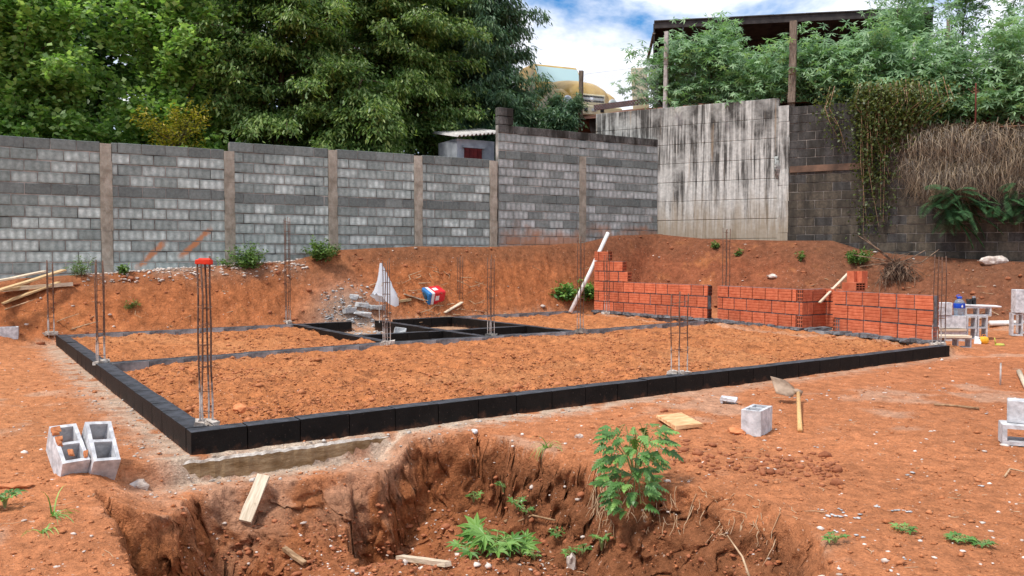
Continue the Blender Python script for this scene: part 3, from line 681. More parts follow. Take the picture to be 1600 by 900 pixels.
# ------------------------------------------------------------------ foundation
fd = thing('foundation', 'black bitumen coated block foundation with footing, all of the new house', 'foundation', tuple(ab(0, 0, 0)))
BW = .15
fmesh = {}
def fblock(l, kind):
    key = (round(l, 2), kind)
    if key not in fmesh:
        fmesh[key] = []
        for _ in range(2):
            b = MB(); b.box((0, 0, 0), (round(l, 2), BW, .22), jit=.002, topmi=1 if kind != 'k' else 0)
            mats = {'b': [M['bitumen'], M['bitumen_top']], 'g': [M['greyside'], M['bitumen_top']], 'k': [M['conc'], M['conc']]}[kind]
            fmesh[key].append(b.mesh('block', mats, bevel=.002))
    return random.choice(fmesh[key])
def beam(a0, b0, a1, b1, kind='b', step=.395, top=HB, start=.0):
    p, q = ab(a0, b0), ab(a1, b1); d = (q - p); L = d.length; d.normalize(); ang = math.atan2(d.y, d.x)
    x = start
    while x < L - .02:
        l = min(step, L - x)
        if L - x - l < .05: l = L - x
        me = fblock(l - .0015, kind); o = link('block', me, parent=fd)
        c = p + d * (x + l / 2); o.location = Vector((c.x, c.y, top - .11 + random.uniform(-.003, .003))) - fd.location
        o.rotation_euler = (random.gauss(0, .003), random.gauss(0, .003), ang + random.gauss(0, .003)); x += l
h_ = BW / 2
beam(0, h_, LEN_U, h_)
beam(h_, BW, h_, LEN_V)
beam(BW, LEN_V - h_, CA0, LEN_V - h_, 'g'); beam(CA0, LEN_V - h_, CA0 + 1.05, LEN_V - h_); beam(CA1 + .35, LEN_V - h_, CA2, LEN_V - h_); beam(CA2, LEN_V - h_, 10.35, LEN_V - h_, 'g')
for (p, q) in zip(MID[:-1], MID[1:]):
    beam(p[0] + (.08 if p[0] < 1 else 0), p[1], q[0], q[1], 'g')
beam(CA0, zmid(CA0) + h_, CA0, LEN_V - BW); beam(CA1, zmid(CA1) + h_, CA1, LEN_V - BW + .02); beam(CA2, zmid(CA2) + h_, CA2, LEN_V - BW)
beam(CA0 + h_, CB, CA1 - h_, CB); beam(CA1 + h_, CB, CA2 - h_, CB)
RA = [(10.55, LEN_V - .35), (10.72, 4.95), (10.5, 2.75)]; RB_ = [(10.45, 2.15), (10.2, .28)]
beam(RA[0][0] + h_, RA[0][1], RA[1][0] + h_, RA[1][1], 'g', top=HB + .0); beam(RA[1][0] + h_, RA[1][1], RA[2][0] + h_, RA[2][1], 'g'); beam(RA[2][0] + .1, RA[2][1] - .05, RB_[0][0] + h_, RB_[0][1], 'g'); beam(RB_[0][0] + h_, RB_[0][1], RB_[1][0] + h_, RB_[1][1], 'g', top=HB + .004)
fo = MB(); n = 60; vs = []; rf = random.Random(5)
for i in range(n + 1):
    x = -.30 + 2.0 * i / n; w0 = .10 + .012 * math.sin(x * 3) + rf.uniform(-.005, .005); zt0 = -.012 + rf.uniform(-.006, .006); tp_ = min(1, (x + .30) / .25)
    vs += [(x, .10, -.26), (x, .10, zt0), (x, -w0 * tp_ + .02, zt0 - .004), (x, -w0 * tp_ + .006, zt0 - .02), (x, -w0 * tp_ + rf.uniform(-.004, .004), -.12), (x, -w0 * tp_ + rf.uniform(-.004, .004), -.26)]
fs = []; mi = []
for i in range(n):
    for k in range(5): fs.append((i * 6 + k, i * 6 + k + 1, i * 6 + 7 + k, i * 6 + 6 + k)); mi.append(1 if k in (1, 2) else 0)
fs += [tuple(range(5, -1, -1)), tuple(n * 6 + k for k in range(6))]; mi += [0, 0]
fo.add(vs, [f[::-1] for f in fs]); fo.m = mi
o = link('footing', fo.mesh('footing', [M['footing'], M['spill']]), parent=fd); o.rotation_euler = (0, 0, ANG_U)
# rough mortar bedding squeezed out along the brick wall and front edge
def bedding(pts, wdt, hgt, nm='mortar', mat='mortar_g', parent=fd, n=None, z=0):
    b = MB()
    for (p, q) in zip(pts[:-1], pts[1:]):
        P_, Q_ = ab(*p), ab(*q); L = (Q_ - P_).length; k = max(2, int(L / .12)); dd = (Q_ - P_).normalized(); ang = math.atan2(dd.y, dd.x)
        for i in range(k):
            c = P_.lerp(Q_, (i + .5) / k); ww = wdt * random.uniform(.7, 1.25); hh_ = hgt * random.uniform(.7, 1.2)
            b.box((0, 0, 0), (L / k * 1.15, ww, hh_), M=Matrix.Translation((c.x - parent.location.x, c.y - parent.location.y, z + hh_ / 2 - .01)) @ Matrix.Rotation(ang + random.uniform(-.1, .1), 4, 'Z'), jit=.012)
    o = link(nm, b.mesh(nm, M[mat]), parent=parent); return o
o = bedding([(RA[0][0] + .03, RA[0][1]), (RA[1][0] + .03, RA[1][1]), (RA[2][0] + .03, RA[2][1]), (10.95, 2.6)], .22, .05, z=HB - .01)
o = bedding([(RB_[0][0] + .0, RB_[0][1]), (RB_[1][0] + .0, RB_[1][1])], .24, .05, z=HB - .01)

# ------------------------------------------------------------------ red hollow brick walls
BL, BH, BT, PITR = .293, .200, .125, .222
def brick_mesh(name, L, W=BT, H=BH, mats=None, ends=False, header=False):
    """horizontal-hole clay brick: grooved faces, 3x3 holes in the ends"""
    b = MB(); g = .006; n = 4; prof = []
    zs = [-H / 2]
    for i in range(1, n): zc = -H / 2 + H * i / n; zs += [zc - .008, zc, zc + .008]
    zs += [H / 2]
    dpt = lambda i: (g if (i % 3 == 2 and 0 < i < len(zs) - 1) else 0)
    left = [(-W / 2 + dpt(i), z) for i, z in enumerate(zs)]; right = [(W / 2 - dpt(i), z) for i, z in reversed(list(enumerate(zs)))]
    prof = left + right; k = len(prof); vs = [(-L / 2, y, z) for y, z in prof] + [(L / 2, y, z) for y, z in prof]
    fs = [(i, i + k, (i + 1) % k + k, (i + 1) % k) for i in range(k)]
    fs = [f[::-1] for f in fs]
    m0 = len(b.f); b.add(vs, fs)
    if not ends: b.add(vs, [tuple(range(k)), tuple(range(2 * k - 1, k - 1, -1))])
    else:
        for sx in (-1, 1):
            X = sx * L / 2; t = .012; cols, rows_ = 3, 3
            ys = np.linspace(-W / 2 + .006, W / 2 - .006, cols + 1); zz = np.linspace(-H / 2 + .004, H / 2 - .004, rows_ + 1)
            for i in range(cols):
                for j in range(rows_):
                    y0, y1, za, zb = ys[i], ys[i + 1], zz[j], zz[j + 1]; iy0, iy1, ia, ib = y0 + t / 2, y1 - t / 2, za + t / 2, zb - t / 2; D = .11
                    q = [(X, y0, za), (X, y1, za), (X, y1, zb), (X, y0, zb), (X, iy0, ia), (X, iy1, ia), (X, iy1, ib), (X, iy0, ib), (X - sx * D, iy0, ia), (X - sx * D, iy1, ia), (X - sx * D, iy1, ib), (X - sx * D, iy0, ib)]
                    ff = [(0, 1, 5, 4), (1, 2, 6, 5), (2, 3, 7, 6), (3, 0, 4, 7)]; b.add(q, ff)
                    b.add(q, [(4, 5, 9, 8), (5, 6, 10, 9), (6, 7, 11, 10), (7, 4, 8, 11), (8, 9, 10, 11)], mi=1)
    return b.mesh(name, [M['brick'], M['brickhole']])
bcache = {}
def bmesh_for(l, ends=False):
    key = (round(l, 2), ends)
    if key not in bcache: bcache[key] = brick_mesh('brick', round(l, 2), ends=ends)
    return bcache[key]
def lay_row(parent, p, q, z, off, ends=(False, False), gap=.017):
    """row of bricks between plan points p, q (a,b); face side on the -normal"""
    P_, Q_ = ab(*p), ab(*q); d = Q_ - P_; L = d.length; d.normalize(); ang = math.atan2(d.y, d.x)
    cuts = [0.0]; x = off if off > .05 else BL + gap
    while x < L - .05: cuts.append(x); x += BL + gap
    cuts.append(L)
    for i in range(len(cuts) - 1):
        l = cuts[i + 1] - cuts[i] - gap
        if l < .04: continue
        hole = (i == 0 and ends[0]) or (i == len(cuts) - 2 and ends[1])
        o = link('brick', bmesh_for(l, hole), parent=parent); c = P_ + d * ((cuts[i] + cuts[i + 1]) / 2)
        o.location = Vector((c.x, c.y, z + BH / 2)) - parent.location + Vector((random.gauss(0, .002), random.gauss(0, .002), 0)); o.rotation_euler = (random.gauss(0, .006), random.gauss(0, .004), ang + random.gauss(0, .006))
def header(parent, p, z, ang, l=BT):
    o = link('brick', bmesh_for(.25, True), parent=parent); c = ab(*p); o.location = Vector((c.x, c.y, z + BH / 2)) - parent.location; o.rotation_euler = (0, 0, ang)
def mcore(parent, p, q, z0, z1_, th=BT - .034):
    P_, Q_ = ab(*p), ab(*q); d = Q_ - P_; L = d.length; b = MB(); b.box((L / 2, 0, (z0 + z1_) / 2), (L - .02, th, z1_ - z0), jit=.002)
    o = link('mortar', b.mesh('mortar', M['mortar_g']), parent=parent); o.location = Vector((P_.x, P_.y, 0)) - parent.location; o.rotation_euler = (0, 0, math.atan2(d.y, d.x))
Z0B = HB + .02; oB = BT / 2
r0 = ab(*RA[0]); bwA = thing('brick_wall', 'stepped red hollow brick wall, left stretch beside the white pipe', 'wall', (r0.x, r0.y, 0))
A0_, A1_ = (RA[0][0] + oB, RA[0][1] - .02), (RA[1][0] + oB, RA[1][1] + .12)
LA = (ab(*A1_) - ab(*A0_)).length
for r in range(3): lay_row(bwA, A0_, A1_, Z0B + r * PITR, (.15 if r % 2 else .0), ends=(True, True))
for r, ln in ((3, 1.05), (4, .9), (5, .46)):
    f = ln / LA; q = (A0_[0] + (A1_[0] - A0_[0]) * f, A0_[1] + (A1_[1] - A0_[1]) * f); lay_row(bwA, A0_, q, Z0B + r * PITR, (.15 if r % 2 else .0), ends=(False, True))
mcore(bwA, A0_, A1_, HB, Z0B + 3 * PITR - .02)
q = (A0_[0] + (A1_[0] - A0_[0]) * .88 / LA, A0_[1] + (A1_[1] - A0_[1]) * .88 / LA); mcore(bwA, A0_, q, Z0B + 3 * PITR - .021, Z0B + 5 * PITR - .02)
r0 = ab(*RA[1]); bwM = thing('brick_wall', 'middle stretch of the red hollow brick wall that turns the recessed corner', 'wall', (r0.x, r0.y, 0))
M0_, M1_ = (RA[1][0] + oB, RA[1][1] - .12), (RA[2][0] + oB, RA[2][1])
C0_, C1_ = (RA[2][0] + BT + .005, RA[2][1] + oB), (RA[2][0] + .62, RA[2][1] + oB)
S0_, S1_ = (C1_[0] + oB, RA[2][1] + BT), (C1_[0] + oB - .02, RB_[0][1] - .05)
for r in range(3):
    e = r % 2
    M1r = (M1_[0], M1_[1] + (0 if e else BT + .01))
    lay_row(bwM, M0_, M1r, Z0B + r * PITR, (.15 if e else 0), ends=(True, False))
    if not e:                                            # header with its holes showing on the face
        c = ab(RA[2][0] + .125, RA[2][1] + oB); o = link('brick', bmesh_for(.25, True), parent=bwM); o.location = Vector((c.x, c.y, Z0B + r * PITR + BH / 2)) - bwM.location; o.rotation_euler = (0, 0, ANG_U)
        lay_row(bwM, (C0_[0] + .13, C0_[1]), C1_, Z0B + r * PITR, 0)
    else: lay_row(bwM, C0_, C1_, Z0B + r * PITR, .15)
    lay_row(bwM, S0_, S1_, Z0B + r * PITR, (.15 if e else 0))
mcore(bwM, M0_, (M1_[0], M1_[1] + .02), HB, Z0B + 3 * PITR - .02); mcore(bwM, (C0_[0] - .02, C0_[1]), C1_, HB, Z0B + 3 * PITR - .022); mcore(bwM, S0_, S1_, HB, Z0B + 3 * PITR - .024)
r0 = ab(*RB_[0]); bwB = thing('brick_wall', 'right stretch of the red hollow brick wall in front of the water jug', 'wall', (r0.x, r0.y, 0))
B0_, B1_ = (RB_[0][0] + oB, RB_[0][1]), (RB_[1][0] + oB, RB_[1][1] + .06)
for r in range(3):
    if r == 0:
        c = ab(RB_[0][0] + .125, RB_[0][1] - oB); o = link('brick', bmesh_for(.25, True), parent=bwB); o.location = Vector((c.x, c.y, Z0B + BH / 2)) - bwB.location; o.rotation_euler = (0, 0, ANG_U + .03)
        lay_row(bwB, (B0_[0] + (B1_[0] - B0_[0]) * .0775, B0_[1] + (B1_[1] - B0_[1]) * .0775), B1_, Z0B, .16, ends=(False, True))
    else: lay_row(bwB, B0_, B1_, Z0B + r * PITR, (0 if r == 1 else .27), ends=(False, True))
mcore(bwB, (B0_[0], B0_[1] - .02), B1_, HB, Z0B + 3 * PITR - .02)
lay_row(bwB, (B0_[0] + BT, B0_[1] - oB), (C1_[0], B0_[1] - oB), Z0B + 2 * PITR, 0); lay_row(bwB, (B0_[0] + BT + .14, B0_[1] - oB), (C1_[0], B0_[1] - oB), Z0B, 0); lay_row(bwB, (B0_[0] + BT, B0_[1] - oB), (C1_[0], B0_[1] - oB), Z0B + PITR, 0)
# loose bricks standing behind the wall
for k, (px, py, lab) in enumerate([(1333, 458, 'left one of two upright red bricks above the recessed corner'), (1345, 458, 'right one of two upright red bricks above the recessed corner')]):
    p = at(px, 462, ab(11.1, 2.3).y + .1); t = thing('loose_brick', lab, 'brick', (p.x, p.y, Z0B + 3 * PITR), (0, R(90), ANG_U + .1), 'upright loose bricks')
    o = link('body', bmesh_for(.29, True), parent=t, loc=(-.147, 0, 0)); 
t = thing('loose_brick', 'red brick lying flat on the wall top below the two upright bricks', 'brick', tuple(at(1334, 464, ab(10.75, 2.0).y) * Vector((1, 1, 0)).to_track_quat('X', 'Z').to_matrix().to_3x3().to_4x4().to_3x3() if False else (at(1334, 464, ab(10.75, 2.0).y).x, ab(10.75, 2.0).y, Z0B + 3 * PITR + .064)), (R(90), 0, ANG_U + 1.4))
t.location = (ab(10.7, 1.95).x, ab(10.7, 1.95).y, Z0B + 3 * PITR + .055); link('body', brick_mesh('body', .29, ends=True), parent=t)
p, q = at(1297, 456, ab(11.2, 2.6).y), at(1328, 424, ab(11.2, 2.6).y + .2); b = MB(); b.box((0, 0, 0), ((q - p).length + .3, .05, .02))
d = (q - p).normalized(); o = link('batten', b.mesh('batten', M['woodp'])); o.location = (p + q) / 2 - d * .15; o.rotation_euler = d.to_track_quat('X', 'Z').to_euler(); props(o, 'thin pale batten leaning behind the recessed brick corner', 'batten')

# ------------------------------------------------------------------ rebar columns
ring_me = {}
def ring(s, r=.0024):
    if s not in ring_me:
        b = MB(); c = [(-s, -s), (s, -s), (s, s), (-s, s)]
        for i in range(4): b.tube([(*c[i], 0), (*c[(i + 1) % 4], 0)], r, 4)
        ring_me[s] = b.mesh('stirrup', M['rust_bar'])
    return ring_me[s]
def rebar(px, py, ytop, label, s=.038, zb=HB, rad=.0068, base=True, step=.16, lean=0, bars=4):
    p = G(px, py, zb); zt_ = at(px, ytop, p.y).z; h = zt_ - zb
    t = thing('rebar_column', label, 'rebar column', tuple(p), (lean, 0, ANG_U), 'rebar columns rising from the foundation')
    for i, (sx, sy) in enumerate([(-1, -1), (1, -1), (1, 1), (-1, 1)][:bars]):
        hh_ = h + random.uniform(-.03, .05); b = MB(); x, y = sx * s, sy * s; k = 5
        b.tube([(x + (random.gauss(0, .004) if j else 0), y + (random.gauss(0, .004) if j else 0), -.1 + (hh_ + .1) * j / k) for j in range(k + 1)], rad, 6)
        link('bar', b.mesh('bar', M['rebar'], smooth=True), parent=t)
    z = .08
    while z < h - .04:
        o = link('stirrup', ring(round(s + .006, 4)), parent=t, loc=(0, 0, z), rot=(random.gauss(0, .06), random.gauss(0, .06), 0)); z += step * random.uniform(.85, 1.15)
    if base:
        b = MB()
        for k in range(9): b.box((random.uniform(-.07, .07), random.uniform(-.06, .06), random.uniform(-.02, .012)), (random.uniform(.04, .1), random.uniform(.04, .09), random.uniform(.03, .06)), jit=.012, M=Matrix.Rotation(random.random() * 3, 4, 'Z'))
        link('mortar', b.mesh('mortar', M['spill' if base == 1 else 'mortar_d']), parent=t)
    return t
nearcol = rebar(322, 661, 408, 'rebar column with the red cap on the nearest foundation corner', s=.033, rad=.0075)
rebar(158, 566, 408, 'rebar column halfway along the left black edge', s=.038)
rebar(80, 521, 410, 'rebar column on the far left foundation corner by the planks')
rebar(450, 504, 342, 'tall rebar column at the back left corner of the small rooms')
rebar(604, 536, 408, 'rebar column in front of the white plastic bag')
rebar(767, 524, 402, 'rebar column at the middle of the small rooms', base=2)
rebar(907, 517, 372, 'rebar column beside the foot of the white pipe', base=2)
rebar(719, 491, 402, 'rebar column on the back edge right of the tin')
rebar(1061, 584, 462, 'short rebar column standing alone on the front black edge', s=.06, rad=.0062)
rebar(1134, 500, 360, 'tall rebar column between two stretches of brick wall', s=.045)
rebar(1467, 538, 398, 'rebar column at the right end of the brick wall', s=.055)
rebar(948, 490, 400, 'rebar column at the stepped left end of the brick wall')
nearcol.rotation_euler = (0, 0, ANG_U + .17)
zc = at(322, 409, nearcol.location.y).z; b = MB(); b.box((0, 0, 0), (.105, .09, .035), jit=.004); b.box((.01, 0, .02), (.08, .06, .012), jit=.003)
o = link('red_cap', b.mesh('red_cap', M['redcap'], bevel=.004)); o.location = (nearcol.location.x, nearcol.location.y, zc); o.rotation_euler = (0, 0, ANG_U - .5); props(o, 'small red block capping the nearest rebar column', 'cap')

# ------------------------------------------------------------------ loose concrete blocks
def cblock(label, loc, rot, group=None, mesh=None, bits=None):
    t = thing('concrete_block', label, 'concrete block', loc, rot, group); link('body', mesh or random.choice(HBM), parent=t)
    return t
BB = hollow_block_mesh('body', L=.36, W=.16, H=.20, t=.024)
p = GG(93, 742); b1 = cblock('left one of two tilted concrete blocks, crumbs of orange soil on top', (p.x, p.y + .10, p.z + .10), (R(-14), R(3), R(96)), 'two blocks tilted by the pit', BB)
b1.rotation_euler = (Matrix.Rotation(R(42), 3, 'Z') @ Matrix.Rotation(R(31), 3, 'X') @ Matrix.Rotation(R(90), 3, 'Z')).to_euler()
p = GG(144, 738); b2 = cblock('right one of two tilted concrete blocks, its top clean', (p.x, p.y + .10, p.z + .11), (0, 0, 0), 'two blocks tilted by the pit', BB)
b2.rotation_euler = (Matrix.Rotation(R(36), 3, 'Z') @ Matrix.Rotation(R(34), 3, 'X') @ Matrix.Rotation(R(6), 3, 'Y') @ Matrix.Rotation(R(90), 3, 'Z')).to_euler()
for (x, y) in ((.1, .06), (.04, .05), (.13, .05), (-.1, .02), (-.14, -.06), (.0, .06)):
    b = MB(); b.box((0, 0, 0), (random.uniform(.03, .06), random.uniform(.03, .05), .02), jit=.01); link('soil_crumb', b.mesh('soil_crumb', M['clod'], bevel=.004), parent=b1, loc=(x, y, .107))
p = GG(1186, 681); cblock('lone upright concrete block between the plywood and the hoe', (p.x + .02, p.y + .13, p.z + .09), (0, 0, R(56)), None, hollow_block_mesh('body', L=.30, W=.155, H=.20, t=.024))
p = GG(1583, 700); cblock('concrete block on its side at the right edge with another on top', (p.x + .20, p.y + .12, p.z + .075), (R(90), 0, R(-22)), 'two stacked blocks at the right edge')
cblock('pale concrete block lying on top of another at the right edge', (p.x + .26, p.y + .14, p.z + .235), (R(90), 0, R(-30)), 'two stacked blocks at the right edge', bevel_box('body', (.39, .17, .15), M['block'], .006))
p = GG(2, 530); cblock('concrete block at the far left on bare soil', (p.x - .02, p.y + .1, p.z + .08), (0, 0, R(25)))

# pile by the brick wall's right end
def gp(px, py): q = GG(px, py); return q
grp = 'blocks stacked by the water jug'
q = G(1486, 536, .05); gx = Vector((1, 0, 0))
e = bevel_box('body', (.42, .16, .20), M['block'], .006)
def stand(px, py, dz, rot, lab, me=None, z=.05):
    q = G(px, py, z); return cblock(lab, (q.x, q.y, z + dz), rot, grp, me)
stand(1484, 533, .10, (0, 0, R(-8)), 'grey block lowest of the stack behind the end rebar', e)
q = G(1484, 533, .05); cblock('grey block second in the stack behind the end rebar, below the jug', (q.x, q.y, .36), (0, 0, R(-8)), grp, e)
cblock('short grey block topmost in the stack behind the end rebar', (q.x - .11, q.y, .565), (0, 0, R(-6)), grp, bevel_box('body', (.21, .16, .2), M['block'], .006))
b = MB(); b.box((0, 0, 0), (.44, .18, .03), jit=.004); o = link('board', b.mesh('board', M['woodp'])); o.location = (q.x - .02, q.y - .02, .233); o.rotation_euler = (0, 0, R(-8)); props(o, 'thin board between two grey blocks behind the end rebar', 'board')
q2 = G(1497, 545, .03); cblock('hollow block lying on its side under the pale plank, nearest the black corner', (q2.x, q2.y + .08, .115), (R(90), 0, R(-6)), grp, hollow_block_mesh('body', W=.16, H=.17, t=.024))
b = MB(); b.box((0, 0, 0), (.52, .2, .03), jit=.004); o = link('plank', b.mesh('plank', M['woodp'])); o.location = (q2.x - .09, q2.y + .05, .212); o.rotation_euler = (0, 0, R(-6)); props(o, 'pale plank laid over a hollow block beside the black corner', 'plank')
for k, px in enumerate((1517, 1534)):
    q = G(px, 531, .05); t = cblock(('left' if k == 0 else 'right') + ' upright hollow block carrying the white board table', (q.x, q.y + .05, .05 + .195), (0, 0, 0), grp, hollow_block_mesh('body', L=.38, W=.155, H=.17, t=.024))
    t.rotation_euler = (Matrix.Rotation(R(-6), 3, 'Z') @ Matrix.Rotation(R(90), 3, 'Y') @ Matrix.Rotation(R(90), 3, 'X')).to_euler()
q = G(1526, 531, .05)
cblock('hollow block on its side directly under the white board', (q.x + .02, q.y + .07, .05 + .385 + .075), (R(90), 0, R(-6)), grp, hollow_block_mesh('body', L=.40, W=.15, H=.17, t=.024))
b = MB(); b.box((0, 0, 0), (.58, .24, .022), jit=.003); o = link('table_board', b.mesh('table_board', M['white'], bevel=.003)); o.location = (q.x + .08, q.y + .09, .05 + .385 + .15 + .013); o.rotation_euler = (R(1), R(2), R(-6)); props(o, 'white board used as a table on hollow blocks', 'board')
zt_ = .05 + .385 + .15 + .026
cup = thing('cup', 'small black cup on the white board table', 'cup', (q.x - .06, q.y + .14, zt_)); b = MB(); b.lathe([(.035, 0), (.045, .09), (.04, .09), (.032, .01)], 14); link('body', b.mesh('body', M['black'], smooth=True), parent=cup)
tm = thing('thermos', 'dark bottle with a grey cap on the white board table', 'bottle', (q.x + .03, q.y + .16, zt_)); b = MB(); b.lathe([(.035, 0), (.036, .09), (.026, .11), (.0, .11)], 14); link('body', b.mesh('body', M['black'], smooth=True), parent=tm); b = MB(); b.lathe([(.025, .108), (.025, .135), (0, .136)], 12); link('cap', b.mesh('cap', M['fence']), parent=tm)
q = G(1484, 533, .05); jug = thing('water_jug', 'big clear water jug with blue label and blue cap on the grey blocks', 'water jug', (q.x + .14, q.y - .0, .462))
b = MB(); b.lathe([(.075, 0), (.082, .02), (.08, .05), (.083, .08), (.083, .17), (.08, .2), (.05, .245), (.03, .26), (.028, .275)], 20); link('body', b.mesh('body', M['bottle'], smooth=True), parent=jug)
b = MB(); b.lathe([(.0845, .115), (.0855, .12), (.0855, .185), (.0845, .19)], 20, cap=False); lbl = link('label_band', b.mesh('label_band', M['blue'], smooth=True), parent=jug)
b = MB()
for k in range(10): a = 2 * math.pi * k / 10
b.add([(.0, -.0875, .175), (.012, -.0870, .155), (.016, -.0865, .142), (.010, -.087, .130), (0, -.0875, .127), (-.010, -.087, .130), (-.016, -.0865, .142), (-.012, -.0870, .155)], [tuple(range(8))]); link('drop_mark', b.mesh('drop_mark', M['white']), parent=lbl)
b = MB(); b.lathe([(.036, .262), (.038, .268), (.038, .292), (.03, .298), (0, .298)], 16); cp = link('cap', b.mesh('cap', M['blue'], smooth=True), parent=jug)
b = MB(); b.tube([(-.04, 0, .28), (-.05, 0, .31), (-.02, 0, .325), (.01, 0, .32)], .006, 6); link('carry_loop', b.mesh('carry_loop', M['blue'], smooth=True), parent=jug)
q = G(1527, 538, .05); b = MB(); b.box((0, 0, .07), (.10, .012, .16)); b.box((.02, -.008, .13), (.03, .004, .012), mi=1); o = link('tag', b.mesh('tag', [M['white'], M['black']])); o.location = (q.x, q.y, .03); o.rotation_euler = (R(-28), R(16), R(-10)); props(o, 'white plastic tag leaning on the yellow reel by the blocks', 'tag')
q = G(1540, 538, .05); yl = thing('line_reel', 'round yellow string reel on the soil beside the white tag', 'reel', (q.x, q.y + .05, .05)); b = MB(); b.lathe([(.03, 0), (.062, .02), (.07, .06), (.06, .1), (.03, .115), (0, .115)], 14); link('body', b.mesh('body', M['yellow'], smooth=True), parent=yl); b = MB(); b.tube([(-.03, 0, .11), (-.02, 0, .145), (.02, 0, .145), (.03, 0, .11)], .008, 6); link('handle', b.mesh('handle', M['clod']), parent=yl)
q = G(1562, 541, .04); b = MB(); b.lathe([(.0, 0), (.03, .0), (.04, .02), (.03, .04), (0, .045)], 10, M=Matrix.Scale(2.0, 4, (1, 0, 0))); b.tube([(-.06, 0, .02), (-.08, 0, .13)], .008, 5); o = link('trowel', b.mesh('trowel', M['lime'], smooth=True)); o.location = (q.x, q.y, .04); props(o, 'small lime green tool lying right of the yellow reel', 'tool')
q0, q1 = G(1543, 502, .35), G(1582, 500, .35); b = MB(); b.tube([(0, 0, 0), (1.3, .1, .0)], .05, 14); o = link('pipe', b.mesh('pipe', M['pvc'], smooth=True)); pp = GG(1546, 512); o.location = (pp.x, pp.y, pp.z + .08); o.rotation_euler = (0, 0, R(0)); props(o, 'white pipe lying on the ground behind the board table', 'pipe')
for k, (px, py, dz, rot, lab) in enumerate([(1591, 526, .195, 0, 'hollow block standing on end at the right edge pile'), (1602, 522, .195, 0, 'second hollow block behind at the right edge pile')]):
    q = GG(px, py); t = cblock(lab, (q.x + .02, q.y + .1, q.z + dz), (0, 0, 0), 'blocks at the far right pile', hollow_block_mesh('body', L=.38, W=.17, H=.17, t=.026))
    t.rotation_euler = (Matrix.Rotation(R(-16 + 4 * k), 3, 'Z') @ Matrix.Rotation(R(90), 3, 'Y') @ Matrix.Rotation(R(90), 3, 'X')).to_euler()
q = GG(1596, 526); b = MB(); cblock('pale solid block standing on top of the right edge pile', (q.x + .04, q.y + .16, q.z + .585), (0, R(90), R(-10)), 'blocks at the far right pile', bevel_box('body', (.39, .2, .17), M['block'], .006))

# ------------------------------------------------------------------ boards, planks, tools
def plank(label, p, q, w_, th_, mat='wood', name='plank', roll=0, taper=0):
    p, q = Vector(p), Vector(q); d = q - p; L = d.length; b = MB(); n = 4
    vs = []
    for i in range(n + 1):
        x = -L / 2 + L * i / n; ww = w_ / 2 * (1 - taper * i / n); dz = random.gauss(0, .002)
        for (y, z) in ((-ww, -th_ / 2), (ww, -th_ / 2), (ww, th_ / 2), (-ww, th_ / 2)): vs.append((x + random.gauss(0, .002), y + random.gauss(0, .002), z + dz))
    fs = [(i * 4 + k, i * 4 + (k + 1) % 4, i * 4 + 4 + (k + 1) % 4, i * 4 + 4 + k) for i in range(n) for k in range(4)]; fs = [f[::-1] for f in fs]
    fs += [(0, 1, 2, 3), (n * 4 + 3, n * 4 + 2, n * 4 + 1, n * 4)]; b.add(vs, fs)
    o = link(name, b.mesh(name, M[mat])); o.location = (p + q) / 2; rm = d.to_track_quat('X', 'Z').to_matrix() @ Matrix.Rotation(roll, 3, 'X'); o.rotation_euler = rm.to_euler()
    return props(o, label, name.replace('_', ' '))
def gplank(label, a, b_, w_, th_, mat='wood', dz=(.02, .02), **k):
    p, q = GG(*a), GG(*b_); return plank(label, p + Vector((0, 0, dz[0])), q + Vector((0, 0, dz[1])), w_, th_, mat, **k)
gplank('longest pale plank of the pile, lowest in front at the left edge', (2, 478), (92, 447), .14, .025, dz=(.03, .06))
plank('upper orange plank resting across the pile by the left wall', at(-30, 462, 12.6), at(100, 422, 14.0), .12, .025)
plank('second plank from the top of the pile by the left wall', at(-40, 446, 13.0), at(70, 424, 14.3), .12, .025, 'woodp')
plank('short plank under the orange one in the left pile', at(-20, 458, 12.8), at(44, 446, 13.9), .1, .025)
gplank('grey round pole lying behind the front plank of the left pile', (4, 460), (114, 451), .07, .06, 'woodp', dz=(.06, .06))
p, q = GG(383, 838), GG(412, 771); plank('narrow pale board stuck on the rubble slope in the pit', p + Vector((0, 0, .07)), q + Vector((0, 0, .10)), .085, .02, 'woodp', roll=.25)
p, q = GG(625, 878), GG(700, 893); plank('old grey plank lying on the pit floor at the bottom of the view', p + Vector((0, 0, .03)), q + Vector((0, 0, .03)), .06, .03, 'woodp', taper=.3)
p, q = GG(444, 864), GG(476, 886); plank('thin dark splinter of wood on the pit floor', p + Vector((0, 0, .03)), q + Vector((0, 0, .02)), .035, .02, 'stick', name='splinter')
gplank('curled pale piece of wood below the red tin', (694, 494), (722, 482), .10, .02, 'woodp', dz=(.05, .12))
gplank('yellowish short stick of wood right of the plastic bag', (614, 476), (642, 473), .06, .05, 'wood', dz=(.05, .05))
gplank('split pale board lying left of the red tin', (632, 466), (662, 474), .09, .02, 'woodp', dz=(.08, .05))
c = GG(1061, 666); b = MB(); b.box((0, 0, 0), (.24, .40, .035), jit=.008); o = link('plywood_board', b.mesh('plywood_board', M['ply'], bevel=.003)); o.location = c + Vector((0, 0, .045)); o.rotation_euler = (R(3), R(-3), R(13)); props(o, 'rectangle of dusty plywood lying on the soil near the leafy plant', 'board')
c = GG(1050, 640); b = MB()
